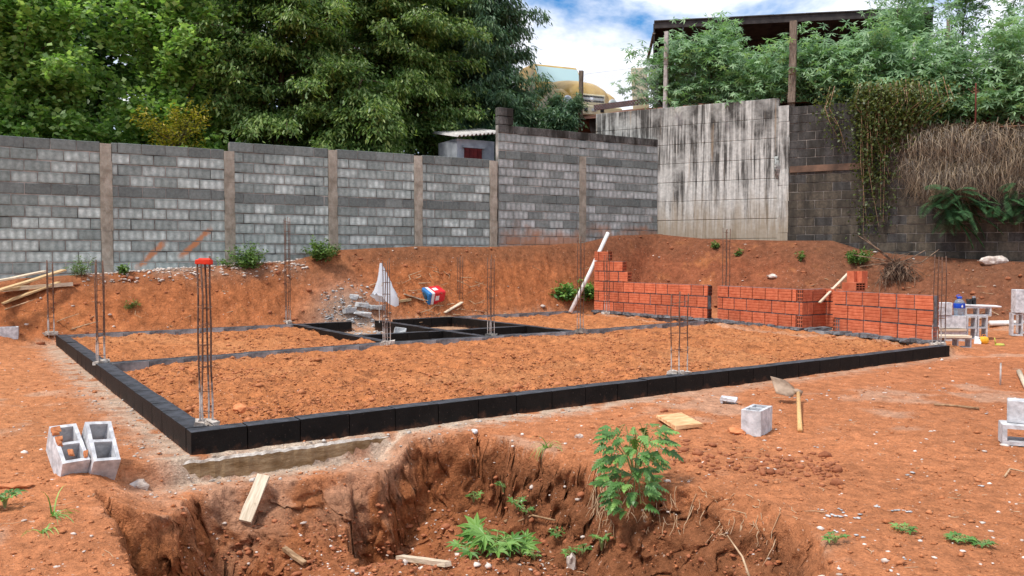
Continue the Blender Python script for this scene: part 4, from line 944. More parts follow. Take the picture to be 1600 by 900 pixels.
def rock_mesh(name, r, sq=(1, 1, .7), seed=0, mat='stone', sub=1):
    bm = bmesh.new(); bmesh.ops.create_icosphere(bm, subdivisions=sub, radius=1)
    rs = random.Random(seed)
    for v_ in bm.verts:
        k = 1 + rs.uniform(-.28, .22); v_.co = Vector((v_.co.x * sq[0], v_.co.y * sq[1], v_.co.z * sq[2])) * k * r
    me = bpy.data.meshes.new(name); bm.to_mesh(me); bm.free(); me.materials.append(M[mat]); return me
def rock(label, px, py, r, sq=(1, 1, .7), mat='stone', name='rock', cat='stone', dz=.4):
    p = GG(px, py); o = link(name, rock_mesh(name, r, sq, int(px * 7 + py), mat, 2)); o.location = p + Vector((0, 0, r * sq[2] * dz)); o.rotation_euler = (0, 0, random.random() * 6); return props(o, label, cat, None)
rock('dark soil clod on the far edge of the plywood', 1038, 644, .035, mat='clodd', cat='clod')
rock('orange crusted mortar lump left of the lone block', 1152, 676, .07, (1.2, .9, .45), 'clod', cat='lump')
rock('white stone on the soil left of the leafy plant', 905, 684, .032)
rock('pale rock half buried on the pit floor below the seedlings', 893, 889, .05, (.7, .7, 1.2))
rock('pale boulder chunk with a notch against the dark wall', 1552, 412, .22, (1.4, .6, .55), 'stone')
rock('whitish rock lying beside the cement spill near the pit corner', 218, 762, .06, (1.2, .9, .6))
rock('white lump perched on the rim of the pit below the foundation', 742, 690, .03, (1.4, .7, .7), 'white')
rock('pair of pale stones on the red bank above the brick wall', 1206, 434, .09, (1.4, .8, .6))
rock('pale stone right of the near column inside the foundation', 376, 643, .06, (1.3, 1, .7), 'clod')
rock('flat orange stone left of the tilted blocks', 22, 760, .06, (1.6, 1, .3), 'clod')
c = GG(1140, 632); b = MB(); b.box((0, 0, .0), (.16, .10, .028), jit=.012); b.box((-.055, .0, -.03), (.028, .09, .04), jit=.006); b.box((.02, .03, -.03), (.10, .022, .04), jit=.006)
o = link('block_fragment', b.mesh('block_fragment', M['block'], bevel=.004)); o.location = c + Vector((0, .03, .05)); o.rotation_euler = (R(4), R(6), R(-25)); props(o, 'broken corner of a pale block on the soil left of the lone block', 'fragment')
# hoe
hoe = thing('hoe', 'hoe with a worn steel blade and wooden handle lying on the soil', 'hoe', tuple(GG(1250, 676)))
h0 = GG(1250, 674); h1 = GG(1247, 628); b = MB(); b.tube([Vector((0, 0, .02)), (h1 - h0) * .5 + Vector((0, 0, .05)), (h1 - h0) + Vector((0, 0, .10))], [.021, .019, .018], 8); link('handle', b.mesh('handle', M['handle'], smooth=True), parent=hoe)
b = MB(); n = 6; vs = []
hc = (h1 - h0) + Vector((0, 0, .10))
for i in range(n + 1):
    for j in range(5):
        uu = i / n; vv = (j / 4 - .5); x = -.03 - .20 * uu; wv = .05 + .13 * min(1, uu * 3.5)
        vs.append((x, .10 * uu * .3 + vv * wv * 1.0, .02 + .05 * uu + vv * wv * .75))
fs = [(i * 5 + j, (i + 1) * 5 + j, (i + 1) * 5 + j + 1, i * 5 + j + 1) for i in range(n) for j in range(4)]
b.add(vs, fs, M=Matrix.Translation(hc)); me = b.mesh('blade', M['steel'], smooth=True); bo = link('blade', me, parent=hoe); sm = bo.modifiers.new('thick', 'SOLIDIFY'); sm.thickness = .004
b = MB(); b.tube([(hc.x + .03, hc.y, hc.z - .01), (hc.x - .02, hc.y + .005, hc.z + .012), (hc.x - .06, hc.y + .01, hc.z + .02)], [.03, .028, .012], 8); link('socket', b.mesh('socket', M['steel'], smooth=True), parent=hoe)
# white pipe leaning
p0, p1 = G(891, 488, HB), None; pr = at(950, 364, p0.y + .9); b = MB(); b.tube([(0, 0, 0), (pr - p0) * .5 + Vector((.015, 0, 0)), pr - p0], .045, 12); o = link('leaning_pipe', b.mesh('leaning_pipe', M['pvc'], smooth=True)); o.location = p0; props(o, 'long white pipe leaning toward the stepped end of the brick wall', 'pipe')
# white bag
pb = G(603, 520, .1); d_ = pb.y + 1.2
top_ = at(597, 411, d_); bag = thing('plastic_bag', 'torn white plastic bag caught on the bars behind the middle column', 'bag', (top_.x, top_.y, top_.z))
rb_ = random.Random(3); n, m = 14, 20; vs = []; fs = []
sc_ = d_ / FPX
for i in range(n + 1):
    u_ = i / n; yy = u_ * 56 * sc_; rx = (1.5 + 20 * u_ ** 1.1) * sc_; cx = (-2 + 8 * u_) * sc_
    for j in range(m):
        a = 2 * math.pi * j / m; f = 1 + .16 * math.sin(3 * a + 4 * u_) + .10 * math.sin(7 * a + 9 * u_) + rb_.uniform(-.05, .05)
        edge = (rb_.uniform(-.06, .06) + .08 * math.sin(2 * a)) * (i == n)
        vs.append((cx + math.cos(a) * rx * f * .95, math.sin(a) * rx * .4 * f, -yy + edge - .03 * u_ * math.cos(a) * (1 if a < 4 else 1)))
for i in range(n):
    for j in range(m): fs.append((i * m + j, (i + 1) * m + j, (i + 1) * m + (j + 1) % m, i * m + (j + 1) % m))
b = MB(); b.add(vs, fs); link('body', b.mesh('body', M['bag'], smooth=True), parent=bag)
b = MB(); b.add([(.0, -.16, -.42), (.05, -.165, -.42), (.06, -.17, -.36), (.02, -.16, -.35)], [(0, 1, 2, 3)])
for k, x in enumerate((-.06, .05)): b.tube([(x, .02, -.1), (x, .03, -1.1)], .006, 5)
link('stake', b.mesh('stake', M['rebar']), parent=bag)
# tin
pt = GG(676, 476); tin = thing('paint_tin', 'square red white and blue tin lying on its side on the bank foot', 'tin', (pt.x, pt.y + .1, pt.z + .15), (R(24), R(-6), R(40)))
S = .30; b = MB(); b.box((0, 0, 0), (.42, S, S)); link('body', b.mesh('body', M['canred'], bevel=.02), parent=tin)
b = MB(); b.box((-.11, 0, 0), (.10, S + .004, S + .004)); link('white_band', b.mesh('white_band', M['white'], bevel=.018), parent=tin)
b = MB(); b.box((-.175, 0, 0), (.08, S + .007, S + .007)); link('blue_band', b.mesh('blue_band', M['canblue'], bevel=.018), parent=tin)
b = MB(); b.lathe([(.105, 0), (.11, .006), (.10, .012), (.0, .012)], 20, M=Matrix.Translation((-.2165, 0, 0)) @ Matrix.Rotation(R(-90), 4, 'Y')); link('bottom_disc', b.mesh('bottom_disc', M['candark']), parent=tin)
b = MB(); b.box((.0, -S / 2 - .002, .02), (.09, .004, .10)); b.box((.02, .0, S / 2 + .002), (.1, .1, .004)); link('print_patch', b.mesh('print_patch', M['white']), parent=tin)
# rubble chunks of broken concrete by the small rooms
rg = 'broken concrete chunks behind the small rooms'
for k, (px, py, r, lab, sq) in enumerate([(552, 468, .10, 'white square chunk left of the plastic bag', (1, .8, .8)), (566, 480, .12, 'grey slab chunk highest on the rubble left of the bag', (1.4, .7, .5)), (590, 486, .14, 'broad grey chunk stacked just under the bag', (1.4, .8, .5)), (565, 495, .13, 'wide grey chunk lowest in the rubble stack', (1.6, .8, .5)), (545, 492, .11, 'grey chunk on the left of the rubble stack', (1.3, 1, .5)), (625, 517, .09, 'white chunk on the black cross beam', (1.3, .8, .8))]):
    p = GG(px, py) if px != 625 else at(625, 521, ab(4.9, CB).y) ; bq = MB(); bq.box((0, 0, 0), (r * 1.7 * sq[0], r * 1.5 * sq[1], r * 1.4 * sq[2]), jit=r * .22); o = link('concrete_chunk', bq.mesh('concrete_chunk', M['conc'], bevel=.008)); o.location = p + Vector((0, 0, .04)); o.rotation_euler = (random.gauss(0, .15), random.gauss(0, .15), random.random()); props(o, lab, 'concrete chunk', rg)

# ------------------------------------------------------------------ scattered stuff: stones, clods, chips, twigs, roots
ICO_V = None
def ico():
    bm = bmesh.new(); bmesh.ops.create_icosphere(bm, subdivisions=1, radius=1); v_ = np.array([q.co[:] for q in bm.verts]); f_ = np.array([[w_.index for w_ in q.verts] for q in bm.faces]); bm.free(); return v_, f_
ICV, ICF = ico()
OV = np.array([(1, 0, 0), (-1, 0, 0), (0, 1, 0), (0, -1, 0), (0, 0, 1), (0, 0, -1)], float); OF = np.array([(0, 2, 4), (2, 1, 4), (1, 3, 4), (3, 0, 4), (2, 0, 5), (1, 2, 5), (3, 1, 5), (0, 3, 5)])
def scatter(name, pts, size, mat, flat=.65, sink=.25, label=None):
    n = len(pts)
    if n == 0: return
    IV, IF = (OV, OF) if n > 6000 else (ICV, ICF)
    k = rng.integers(0, 12, n); V_ = IV[None] * (1 + rng.uniform(-.3, .25, (n, len(IV), 1)))
    s3 = size[:, None] * np.stack([rng.uniform(.8, 1.5, n), rng.uniform(.7, 1.1, n), rng.uniform(.5, 1.0, n) * flat], 1)
    V_ = V_ * s3[:, None]; a = rng.uniform(0, 6.28, n); ca, sa = np.cos(a)[:, None], np.sin(a)[:, None]
    x = V_[..., 0] * ca - V_[..., 1] * sa; y = V_[..., 0] * sa + V_[..., 1] * ca
    V_ = np.stack([x, y, V_[..., 2]], -1) + pts[:, None] + np.array([0, 0, 1]) * (size * sink)[:, None, None]
    F_ = (IF[None] + (np.arange(n) * len(IV))[:, None, None]).reshape(-1, 3)
    tn = np.repeat(rng.random(n), len(IV))
    o = link(name, npmesh(name, V_.reshape(-1, 3), F_, M[mat], {'tone': tn})); props(o, label, None, None, 'stuff'); return o
def spread(n, x0, x1, y0, y1, keep=None):
    """random ground points in view, chosen in plan (polar), kept by a test on terrain fields"""
    th = rng.uniform(math.atan((x0 - 800) / FPX), math.atan((x1 - 800) / FPX), n)
    q = rng.random(n); r0_, r1_ = y0, y1; r = r0_ * (r1_ / r0_) ** q
    x = r * np.sin(th); y = r * np.cos(th); z, d = terrain(x, y, True); k = np.ones(n, bool) if keep is None else keep(d, x, y)
    return np.stack([x, y, z], 1)[k]
outside = lambda d, x, y: (d['ins'] < .05) & (d['kb'] < .2) & (d['near_f'] > .02)
p = spread(9000, -60, 1660, 3.2, 15, outside); dd = np.hypot(p[:, 0], p[:, 1]); scatter('gravel', p, rng.lognormal(-5.0, .5, len(p)).clip(.004, .03), 'clod', label=None)
p = spread(1100, -60, 1660, 3.2, 14, outside); scatter('pale_pebbles', p, rng.lognormal(-4.9, .5, len(p)).clip(.004, .028), 'stone')
inside = lambda d, x, y: (d['ins'] > .9) & (d['cell'] < .1) & (fbm(x, y, 1.6, 3, 555) + .5 + rng.normal(0, .06, len(x)) > .5)
p = spread(26000, 60, 1500, 5.6, 17, inside); scatter('soil_clods', p, rng.lognormal(-4.5, .6, len(p)).clip(.005, .055), 'clod', .7, .1)
p = spread(34000, 60, 1500, 5.6, 17, lambda d, x, y: (d['ins'] > .9) & (d['cell'] < .1)); scatter('fine_clods', p, rng.lognormal(-4.75, .4, len(p)).clip(.005, .03), 'clodm', .8, .15)
p = spread(3000, 60, 1500, 5.6, 17, inside); scatter('dark_clods', p, rng.lognormal(-4.8, .6, len(p)).clip(.005, .04), 'clodd', .7, .1)
inpit = lambda d, x, y: (d['pit'] > .2)
p = spread(6000, 100, 1300, 3.4, 6.6, inpit); scatter('pit_clods', p, rng.lognormal(-4.9, .6, len(p)).clip(.004, .04), 'clodd', .8, .2)
p = spread(1400, 100, 1000, 3.4, 6.6, inpit); scatter('pit_pebbles', p, rng.lognormal(-4.9, .5, len(p)).clip(.004, .028), 'stone', .8, .2)
onbank = lambda d, x, y: (d['kb'] > .03) & (d['kb'] < .97)
p = spread(5000, -40, 1660, 11.5, 21.5, onbank); scatter('bank_clods', p, rng.lognormal(-3.9, .5, len(p)).clip(.01, .08), 'clodd', .8, .1)
p = spread(900, -40, 1660, 11.5, 21.5, onbank); scatter('bank_stones', p, rng.lognormal(-3.9, .5, len(p)).clip(.01, .06), 'stone', .7, .2)
strip = lambda d, x, y: (d['s1'] > .02) & (d['s1'] < .75) & (d['ta'] > 1.2) & (d['ta'] < 5.2)
p = spread(5200, 100, 480, 13.5, 18, strip); scatter('mortar_rubble', p, rng.lognormal(-4.0, .45, len(p)).clip(.007, .04), 'stone', .6, .2)
cells = lambda d, x, y: (d['cell'] > .9) & (d['ins'] > .5) & (d['a'] < CA1) & (d['b'] > CB)
p = spread(6000, 440, 760, 11, 17, cells); scatter('concrete_rubble', p, rng.lognormal(-4.3, .5, len(p)).clip(.008, .04), 'conc', .6, .2)
behind = lambda d, x, y: (d['b'] > LEN_V) & (((d['a'] - 4.95) / .95) ** 2 + ((d['b'] - LEN_V - .3) / .5) ** 2 + .5 * fbm(x, y, 4, 3, 77) < rng.random(len(x)) ** .6)
p = spread(7000, 500, 680, 13, 18, behind); scatter('broken_concrete', p, rng.lognormal(-4.1, .5, len(p)).clip(.008, .05), 'conc', .6, .2)
spill = lambda d, x, y: (d['near_f'] > .0) & (d['near_f'] < .35) & (d['kb'] < .1) & (d['pit'] < .1) & ((d['a'] < 3.5))
p = spread(3500, 60, 900, 4.8, 13, spill); scatter('cement_crumbs', p, rng.lognormal(-5.0, .5, len(p)).clip(.004, .025), 'spill', .7, .2)
# pale crumbs near the right path
wh = [(1285, 797), (1300, 806), (1312, 800), (1318, 808), (1336, 810), (1310, 831), (1343, 838), (1370, 792), (1402, 800), (1418, 801), (1342, 619), (1318, 625), (1290, 614), (1466, 605), (1474, 611), (1530, 760), (1545, 645), (1418, 876), (1422, 744), (1240, 620), (1262, 625), (1120, 618), (980, 640), (470, 610), (1280, 700)]
pts = []
for (x, y) in wh:
    for _ in range(3): pts.append(GG(x + random.uniform(-8, 8), y + random.uniform(-3, 3)))
scatter('white_debris', np.array(pts), rng.uniform(.005, .017, len(pts)), 'conc', .35, .3)

pts = []
for _ in range(230):
    x = random.uniform(1050, 1310); pts.append(GG(x, 712 + (x - 1050) * .10 + random.gauss(0, 13)))
scatter('loose_clods', np.array(pts), rng.lognormal(-4.2, .5, len(pts)).clip(.006, .04), 'clodd', .8, .2)
pts = []
for _ in range(420): pts.append(GG(random.uniform(280, 720), random.uniform(800, 899)))
scatter('spoil_clods', np.array(pts), rng.lognormal(-4.7, .5, len(pts)).clip(.005, .026), 'clodd', .6, .15)

def sticks(name, P_, L, rad, mat, tilt=.15, kink=.25):
    b = MB()
    for p, l, r in zip(P_, L, rad):
        a = random.random() * 6.28; d = Vector((math.cos(a), math.sin(a), random.uniform(-tilt, tilt))); s = Vector((-d.y, d.x, 0)) * random.uniform(-kink, kink) * l
        p = Vector(p) + Vector((0, 0, r)); b.tube([p, p + d * l * .5 + s, p + d * l], [r, r * .9, r * .5], 4, cap=False)
    return props(link(name, b.mesh(name, M[mat])), None, None, None, 'stuff')
p = spread(1000, -40, 1660, 11.0, 20, lambda d, x, y: (d['kb'] > .01) & (d['kb'] < .9) & (rng.random(len(x)) < 1.2 - d['kb'])); sticks('dry_twigs', p, rng.uniform(.1, .5, len(p)), rng.uniform(.004, .012, len(p)), 'root', .4)
p = spread(900, 1330, 1660, 12, 19, lambda d, x, y: (d['kb'] > .05) & (d['kb'] < .95)); sticks('root_litter', p, rng.uniform(.1, .4, len(p)), rng.uniform(.004, .011, len(p)), 'root', .5, .5)
p = spread(1400, 620, 860, 12, 18, lambda d, x, y: (d['b'] > LEN_V + .05) & (d['b'] < LEN_V + .8)); sticks('brushwood', p, rng.uniform(.12, .4, len(p)), rng.uniform(.005, .011, len(p)), 'root', .5, .5)
p = spread(260, 0, 1660, 3.3, 9, lambda d, x, y: outside(d, x, y)); sticks('straw_litter', p, rng.uniform(.03, .14, len(p)), rng.uniform(.0012, .003, len(p)), 'root', .1)
# fine roots hanging from the pit rim
b = MB()
for k in range(150):
    px = random.choice([random.uniform(925, 1010), random.uniform(1010, 1240), random.uniform(930, 960)]); yr = float(np.interp(px, [x for x, y, r in RIM[17:24]], [y for x, y, r in RIM[17:24]])) + random.uniform(2, 70)
    p = GG(px, yr) + Vector((0, -.012, .01)); l = random.uniform(.05, .22); pts = [p]; dx = random.gauss(0, .25)
    for j in range(4):
        q = pts[-1] + Vector((dx * l / 4 + random.gauss(0, .008), -.012 + random.gauss(0, .006), -l / 4)); h_0 = gz(q.x, q.y)
        if q.z < h_0: q.z = h_0 + .006
        pts.append(q)
    b.tube(pts, [.0028, .0025, .002, .0016, .001], 4, cap=False)
props(link('hanging_roots', b.mesh('hanging_roots', M['root'])), kind='stuff')
def stick(label, pts, r0, r1, mat='stick', name='stick'):
    b = MB(); n = len(pts); b.tube([p - pts[0] for p in pts], [r0 + (r1 - r0) * i / (n - 1) for i in range(n)], 6); o = link(name, b.mesh(name, M[mat], smooth=True)); o.location = pts[0]; return props(o, label, 'stick')
stick('long straight stick leaning across the pit behind the broad leaved plant', [GG(788, 820) + Vector((0, 0, .02)), at(835, 797, GG(788, 820).y + .12), at(882, 773, GG(788, 820).y + .3)], .013, .009)
stick('bent brown stick low on the pit floor right of the plant', [GG(806, 823) + Vector((0, 0, .02)), GG(832, 821) + Vector((0, 0, .03)), GG(868, 824) + Vector((0, 0, .03))], .009, .006)
stick('pale forked root standing in the right corner of the pit', [at(1172, 905, 3.95), at(1160, 870, 4.05), at(1136, 836, 4.2)], .007, .003, 'root')
stick('dark thin stick lying on the right yard beyond the hoe', [GG(1460, 634) + Vector((0, 0, .012)), GG(1495, 637) + Vector((0, 0, .015)), GG(1530, 641) + Vector((0, 0, .012))], .008, .012)
stick('short iron stake upright in the soil at the right', [GG(1563, 602), GG(1563, 602) + Vector((.0, 0, .24))], .01, .01, 'rebar', name='stake')
stick('brown rotten stick beside the stake at the right edge', [GG(1592, 585) + Vector((0, 0, .03)), GG(1604, 612) + Vector((0, 0, .03))], .03, .02, 'woodp')
stick('bamboo stick on the soil at the right, thin and pale', [GG(1570, 748) + Vector((0, 0, .01)), GG(1578, 738) + Vector((0, 0, .02)), GG(1600, 740) + Vector((0, 0, .01))], .006, .005, 'root')
# dry brush heap hanging on the right bank
hp = GG(1398, 440); b = MB()
for k in range(130):
    a = random.uniform(-.3, math.pi + .3); r = random.uniform(.12, .34); p = Vector((math.cos(a) * r * 1.1, random.uniform(-.22, -.02), .18 + math.sin(a) * r * .75)); pts = [p]; l = random.uniform(.15, .55); dx = random.gauss(0, .1)
    for j in range(4): pts.append(pts[-1] + Vector((dx * .5 + random.gauss(0, .04), random.gauss(-.01, .03), -l / 4)))
    r0_ = random.uniform(.004, .010); b.tube(pts, [r0_ * (1 - .18 * i) for i in range(5)], 4, cap=False)
for k in range(60):
    a = random.uniform(0, 6.28); p = Vector((random.gauss(0, .1), -.1, .35 + random.gauss(0, .06))); d = Vector((math.cos(a), -.3 * random.random(), math.sin(a) * .45)) * random.uniform(.2, .55); b.tube([p, p + d * .5 + Vector((0, 0, random.gauss(.04, .04))), p + d], [.008, .006, .003], 4, cap=False)
for (dx, dz) in ((-.8, .62), (-.68, .6), (.65, .3), (.95, .32), (-.75, -.05), (.45, -.4), (-.3, -.45), (-.9, .2)): b.tube([(0, -.1, .36), (dx * .5, -.14, .36 + dz * .5 + random.gauss(0, .05)), (dx, .02, .36 + dz)], [.016, .014, .008], 5)
hb = MB(); hb.lathe([(.0, .0), (.12, .05), (.2, .18), (.21, .3), (.12, .42), (0, .44)], 12)
br = thing('brush_heap', 'tangle of dry roots and branches on the right bank below the dark wall', 'brushwood', tuple(hp)); link('twigs', b.mesh('twigs', simple('grey_brown_twigs', lin(70, 54, 44), lin(142, 120, 100), 9)), parent=br)
link('root_ball', hb.mesh('root_ball', simple('dark_root_ball', lin(34, 26, 22), lin(74, 56, 46), 20, bump=1.0, bd=.03), smooth=True), parent=br, loc=(0, .02, -.02))

# ------------------------------------------------------------------ foliage
def quads(P_, A_, S_, l, w_, tone, cup=.0):
    """leaf rhombs: base P, axis A, side S"""
    n = len(P_); l = l[:, None]; w_ = w_[:, None]; Nn = np.cross(A_, S_)
    v0 = P_; v1 = P_ + A_ * l * .45 + S_ * w_ * .5 + Nn * w_ * cup; v2 = P_ + A_ * l; v3 = P_ + A_ * l * .45 - S_ * w_ * .5 + Nn * w_ * cup
    V_ = np.stack([v0, v1, v2, v3], 1).reshape(-1, 3); F_ = np.arange(4 * n).reshape(n, 4); return V_, F_, np.repeat(tone, 4)
def unit(v_): return v_ / np.maximum(np.linalg.norm(v_, axis=1, keepdims=True), 1e-6)
def leafset(P_, D_, l, w_, droop=.3, spread_=.9, tone=None, flat=.6):
    """leaves at P around branch direction D"""
    n = len(P_); A_ = unit(D_ * .5 + rng.normal(0, spread_, (n, 3)) * np.array([1, 1, .5]) + np.array([0, 0, -droop]))
    upv = unit(np.array([0, 0, 1.0]) + rng.normal(0, 1 - flat, (n, 3))); S_ = unit(np.cross(A_, upv)); L = l * rng.uniform(.65, 1.25, n); Wd = w_ * rng.uniform(.7, 1.2, n)
    tn = rng.beta(2, 2.2, n) if tone is None else tone
    return quads(P_, A_, S_, L, Wd, np.clip(tn, 0, 1), .12)
def palmate(P_, l, w_, k=6, droop=.35, tone=None):
    n = len(P_); ax = unit(np.stack([rng.normal(0, .5, n), rng.normal(-.35, .5, n), np.full(n, .9)], 1)); e1 = unit(np.cross(ax, rng.normal(0, 1, (n, 3)))); e2 = np.cross(ax, e1)
    tn = rng.beta(2, 2, n) if tone is None else tone; out_ = []
    Ls = l * rng.uniform(.7, 1.25, n)
    for i in range(k):
        a = 2 * math.pi * (i + .5) / (k + 1) - math.pi; d = unit(e1 * math.cos(a) + e2 * math.sin(a) - ax * droop + rng.normal(0, .12, (n, 3))); s = unit(np.cross(d, ax))
        out_.append(quads(P_, d, s, Ls * (1 - .25 * abs(a) / math.pi), np.full(n, w_), tn, .1))
    return merge(out_)
def merge(sets):
    V_, F_, T_ = [], [], []; o = 0
    for v_, f_, t_ in sets: V_.append(v_); F_.append(f_ + o); T_.append(t_); o += len(v_)
    return np.vstack(V_), np.vstack(F_), np.concatenate(T_)
def branch_curve(p, d, L, droop, n=6, wob=.06):
    pts = [np.array(p, float)]; d = np.array(d, float); d /= np.linalg.norm(d)
    for i in range(n): d = d + np.array([rng.normal(0, wob), rng.normal(0, wob), -droop / n]); d /= np.linalg.norm(d); pts.append(pts[-1] + d * L / n)
    return np.array(pts)
def tree(name, label, cat, base, h, trunk_r, mat, branches, leaf_fn, group=None, trunk_pts=None, ntr=8, twig_r=.012, bark='bark'):
    """branches: list of (start height fraction or point, direction, length, droop); leaf_fn(points, dirs, fraction along) -> quads"""
    root = thing(name, label, cat, tuple(base), (0, 0, 0), group)
    b = MB(); tp = [Vector((rng.normal(0, .04) * i * .25, rng.normal(0, .04) * i * .25, h * i / 7 - (.3 if i == 0 else 0))) for i in range(8)] if trunk_pts is None else [Vector(q) for q in trunk_pts]
    b.tube(tp, [trunk_r * (1 - .78 * i / (len(tp) - 1)) for i in range(len(tp))], ntr); link('trunk', b.mesh('trunk', M[bark], smooth=True), parent=root)
    lb = MB(); sets = []
    for (f, d, L, dr) in branches:
        if np.ndim(f) == 0:
            k = f * (len(tp) - 1); i = min(int(k), len(tp) - 2); p = tp[i].lerp(tp[i + 1], k - i)
        else: p = Vector(f)
        c = branch_curve(p, d, L, dr); r0_ = max(twig_r, trunk_r * .28 * min(1, L / 2.5)); lb.tube([tuple(q) for q in c], [r0_ * (1 - .85 * i / (len(c) - 1)) for i in range(len(c))], 5, cap=False)
        sets.append(leaf_fn(c))
    link('limbs', lb.mesh('limbs', M[bark], smooth=True), parent=root)
    V_, F_, T_ = merge([s for s in sets if s is not None and len(s[0])]); link('crown', npmesh('crown', V_, F_, M[mat], {'tone': T_}), parent=root)
    return root
def along(c, n, f0=.25, f1=1.0, bias=1.0):
    """n points on a polyline with direction"""
    f = f0 + (f1 - f0) * rng.random(n) ** bias; k = f * (len(c) - 1); i = np.minimum(k.astype(int), len(c) - 2); t = (k - i)[:, None]
    return c[i] * (1 - t) + c[i + 1] * t, unit(c[i + 1] - c[i]), f
def broad_fn(n, l, w_, sp=.16, up=0):
    def fn(c):
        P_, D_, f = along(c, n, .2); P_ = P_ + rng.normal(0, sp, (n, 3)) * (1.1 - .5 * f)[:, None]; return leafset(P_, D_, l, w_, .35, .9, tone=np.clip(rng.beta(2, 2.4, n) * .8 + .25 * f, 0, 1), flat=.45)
    return fn
def layered_fn(n, l, w_, width=.45, thick=.05, droop=.5):
    """flat sprays: side twigs spread level on both sides of the branch"""
    def fn(c):
        P_, D_, f = along(c, n, .15); side = unit(np.cross(D_, np.array([0, 0, 1.0]))); off = rng.normal(0, .5, n) * width * (1.15 - .6 * f)
        P_ = P_ + side * off[:, None] + D_ * (np.abs(off) * .6)[:, None] + np.stack([rng.normal(0, .03, n), rng.normal(0, .03, n), rng.normal(0, thick, n) - .22 * np.abs(off)], 1)
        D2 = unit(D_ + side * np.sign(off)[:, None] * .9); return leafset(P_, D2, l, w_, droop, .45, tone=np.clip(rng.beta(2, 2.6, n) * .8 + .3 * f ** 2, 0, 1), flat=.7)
    return fn
def rdir(el0, el1, az=None, azs=180):
    a = R(random.uniform(-180, 180) if az is None else random.gauss(az, azs)); e = R(random.uniform(el0, el1)); return (math.cos(e) * math.sin(a), math.cos(e) * math.cos(a), math.sin(e))
def tb(px, d, z): q = at(px, 300, d); return Vector((q.x, q.y, z))
TR = 'trees growing behind the long grey wall'
def broad_tree(label, px, d, h, nb, n, mat, l, w_, tr=.09, z=1.2, el=(15, 80), Ls=(1.2, 2.6), f0=.1, sp=.17, group=TR):
    br = [(random.uniform(f0, 1), rdir(*el), random.uniform(*Ls) * (1.1 - .3 * 0), random.uniform(-.3, .4)) for _ in range(nb)]
    return tree('broadleaf_tree', label, 'tree', tb(px, d, z), h, tr, mat, br, broad_fn(n, l, w_, sp), group)
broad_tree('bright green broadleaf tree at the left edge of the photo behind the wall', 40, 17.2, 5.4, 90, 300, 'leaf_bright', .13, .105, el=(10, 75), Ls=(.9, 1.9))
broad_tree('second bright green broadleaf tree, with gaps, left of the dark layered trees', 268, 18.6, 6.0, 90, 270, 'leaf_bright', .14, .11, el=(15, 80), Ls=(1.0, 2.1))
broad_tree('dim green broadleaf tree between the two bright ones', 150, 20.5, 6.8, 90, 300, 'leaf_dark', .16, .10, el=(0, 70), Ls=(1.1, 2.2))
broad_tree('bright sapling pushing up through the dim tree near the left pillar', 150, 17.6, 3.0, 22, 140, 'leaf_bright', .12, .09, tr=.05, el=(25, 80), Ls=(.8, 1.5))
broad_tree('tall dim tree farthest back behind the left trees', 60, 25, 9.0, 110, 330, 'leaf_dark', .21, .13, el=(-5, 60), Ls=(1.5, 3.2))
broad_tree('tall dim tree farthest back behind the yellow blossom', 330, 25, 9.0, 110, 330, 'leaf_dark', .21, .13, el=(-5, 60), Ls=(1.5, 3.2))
br = [(random.uniform(.25, 1), rdir(25, 80), random.uniform(.5, 1.1), .1) for _ in range(34)]
tree('blossom_tree', 'small tree with yellow blossom sprays above the wall', 'tree', tb(282, 17.4, 1.3), 2.6, .045, 'leaf_yellow', br, broad_fn(110, .085, .03, .10), TR)
def layered_tree(label, px, d, h, nb, n, z=1.2, Ls=(1.6, 2.9), l=.135, w_=.05, width=.48, mat='leaf_layer', f0=.12, droop=.55, name='layered_tree', el=(0, 28)):
    br = []
    for i in range(nb):
        f = f0 + (1 - f0) * (i + random.random()) / nb; br.append((f, rdir(*el, az=180 if random.random() < .55 else None, azs=70), random.uniform(*Ls) * (1.15 - .35 * f) * random.uniform(.7, 1.15), random.uniform(.1, .65)))
    return tree(name, label, 'tree', tb(px, d, z), h, .13, mat, br, layered_fn(n, l, w_, width, .085, droop), TR)
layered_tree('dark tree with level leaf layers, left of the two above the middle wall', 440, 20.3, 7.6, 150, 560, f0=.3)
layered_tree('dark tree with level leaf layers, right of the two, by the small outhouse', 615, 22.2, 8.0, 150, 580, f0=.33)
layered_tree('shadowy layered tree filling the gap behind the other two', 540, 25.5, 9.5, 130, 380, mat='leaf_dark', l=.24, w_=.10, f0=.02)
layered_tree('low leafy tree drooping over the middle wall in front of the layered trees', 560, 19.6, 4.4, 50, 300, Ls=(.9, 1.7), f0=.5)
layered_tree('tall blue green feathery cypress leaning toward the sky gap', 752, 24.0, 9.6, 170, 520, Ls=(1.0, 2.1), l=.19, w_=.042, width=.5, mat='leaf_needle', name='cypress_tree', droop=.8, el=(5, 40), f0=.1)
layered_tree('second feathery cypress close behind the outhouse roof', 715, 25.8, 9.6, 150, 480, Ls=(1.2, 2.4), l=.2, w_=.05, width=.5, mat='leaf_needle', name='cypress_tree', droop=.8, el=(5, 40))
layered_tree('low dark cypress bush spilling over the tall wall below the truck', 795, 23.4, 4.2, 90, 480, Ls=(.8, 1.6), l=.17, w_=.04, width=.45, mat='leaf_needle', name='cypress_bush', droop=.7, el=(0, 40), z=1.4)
layered_tree('small dark bush between the truck and the tall wall', 874, 22.7, 4.1, 60, 380, Ls=(.4, .85), l=.14, w_=.036, f0=.4, width=.35, mat='leaf_needle', name='cypress_bush', droop=.6, el=(5, 60), z=1.4)

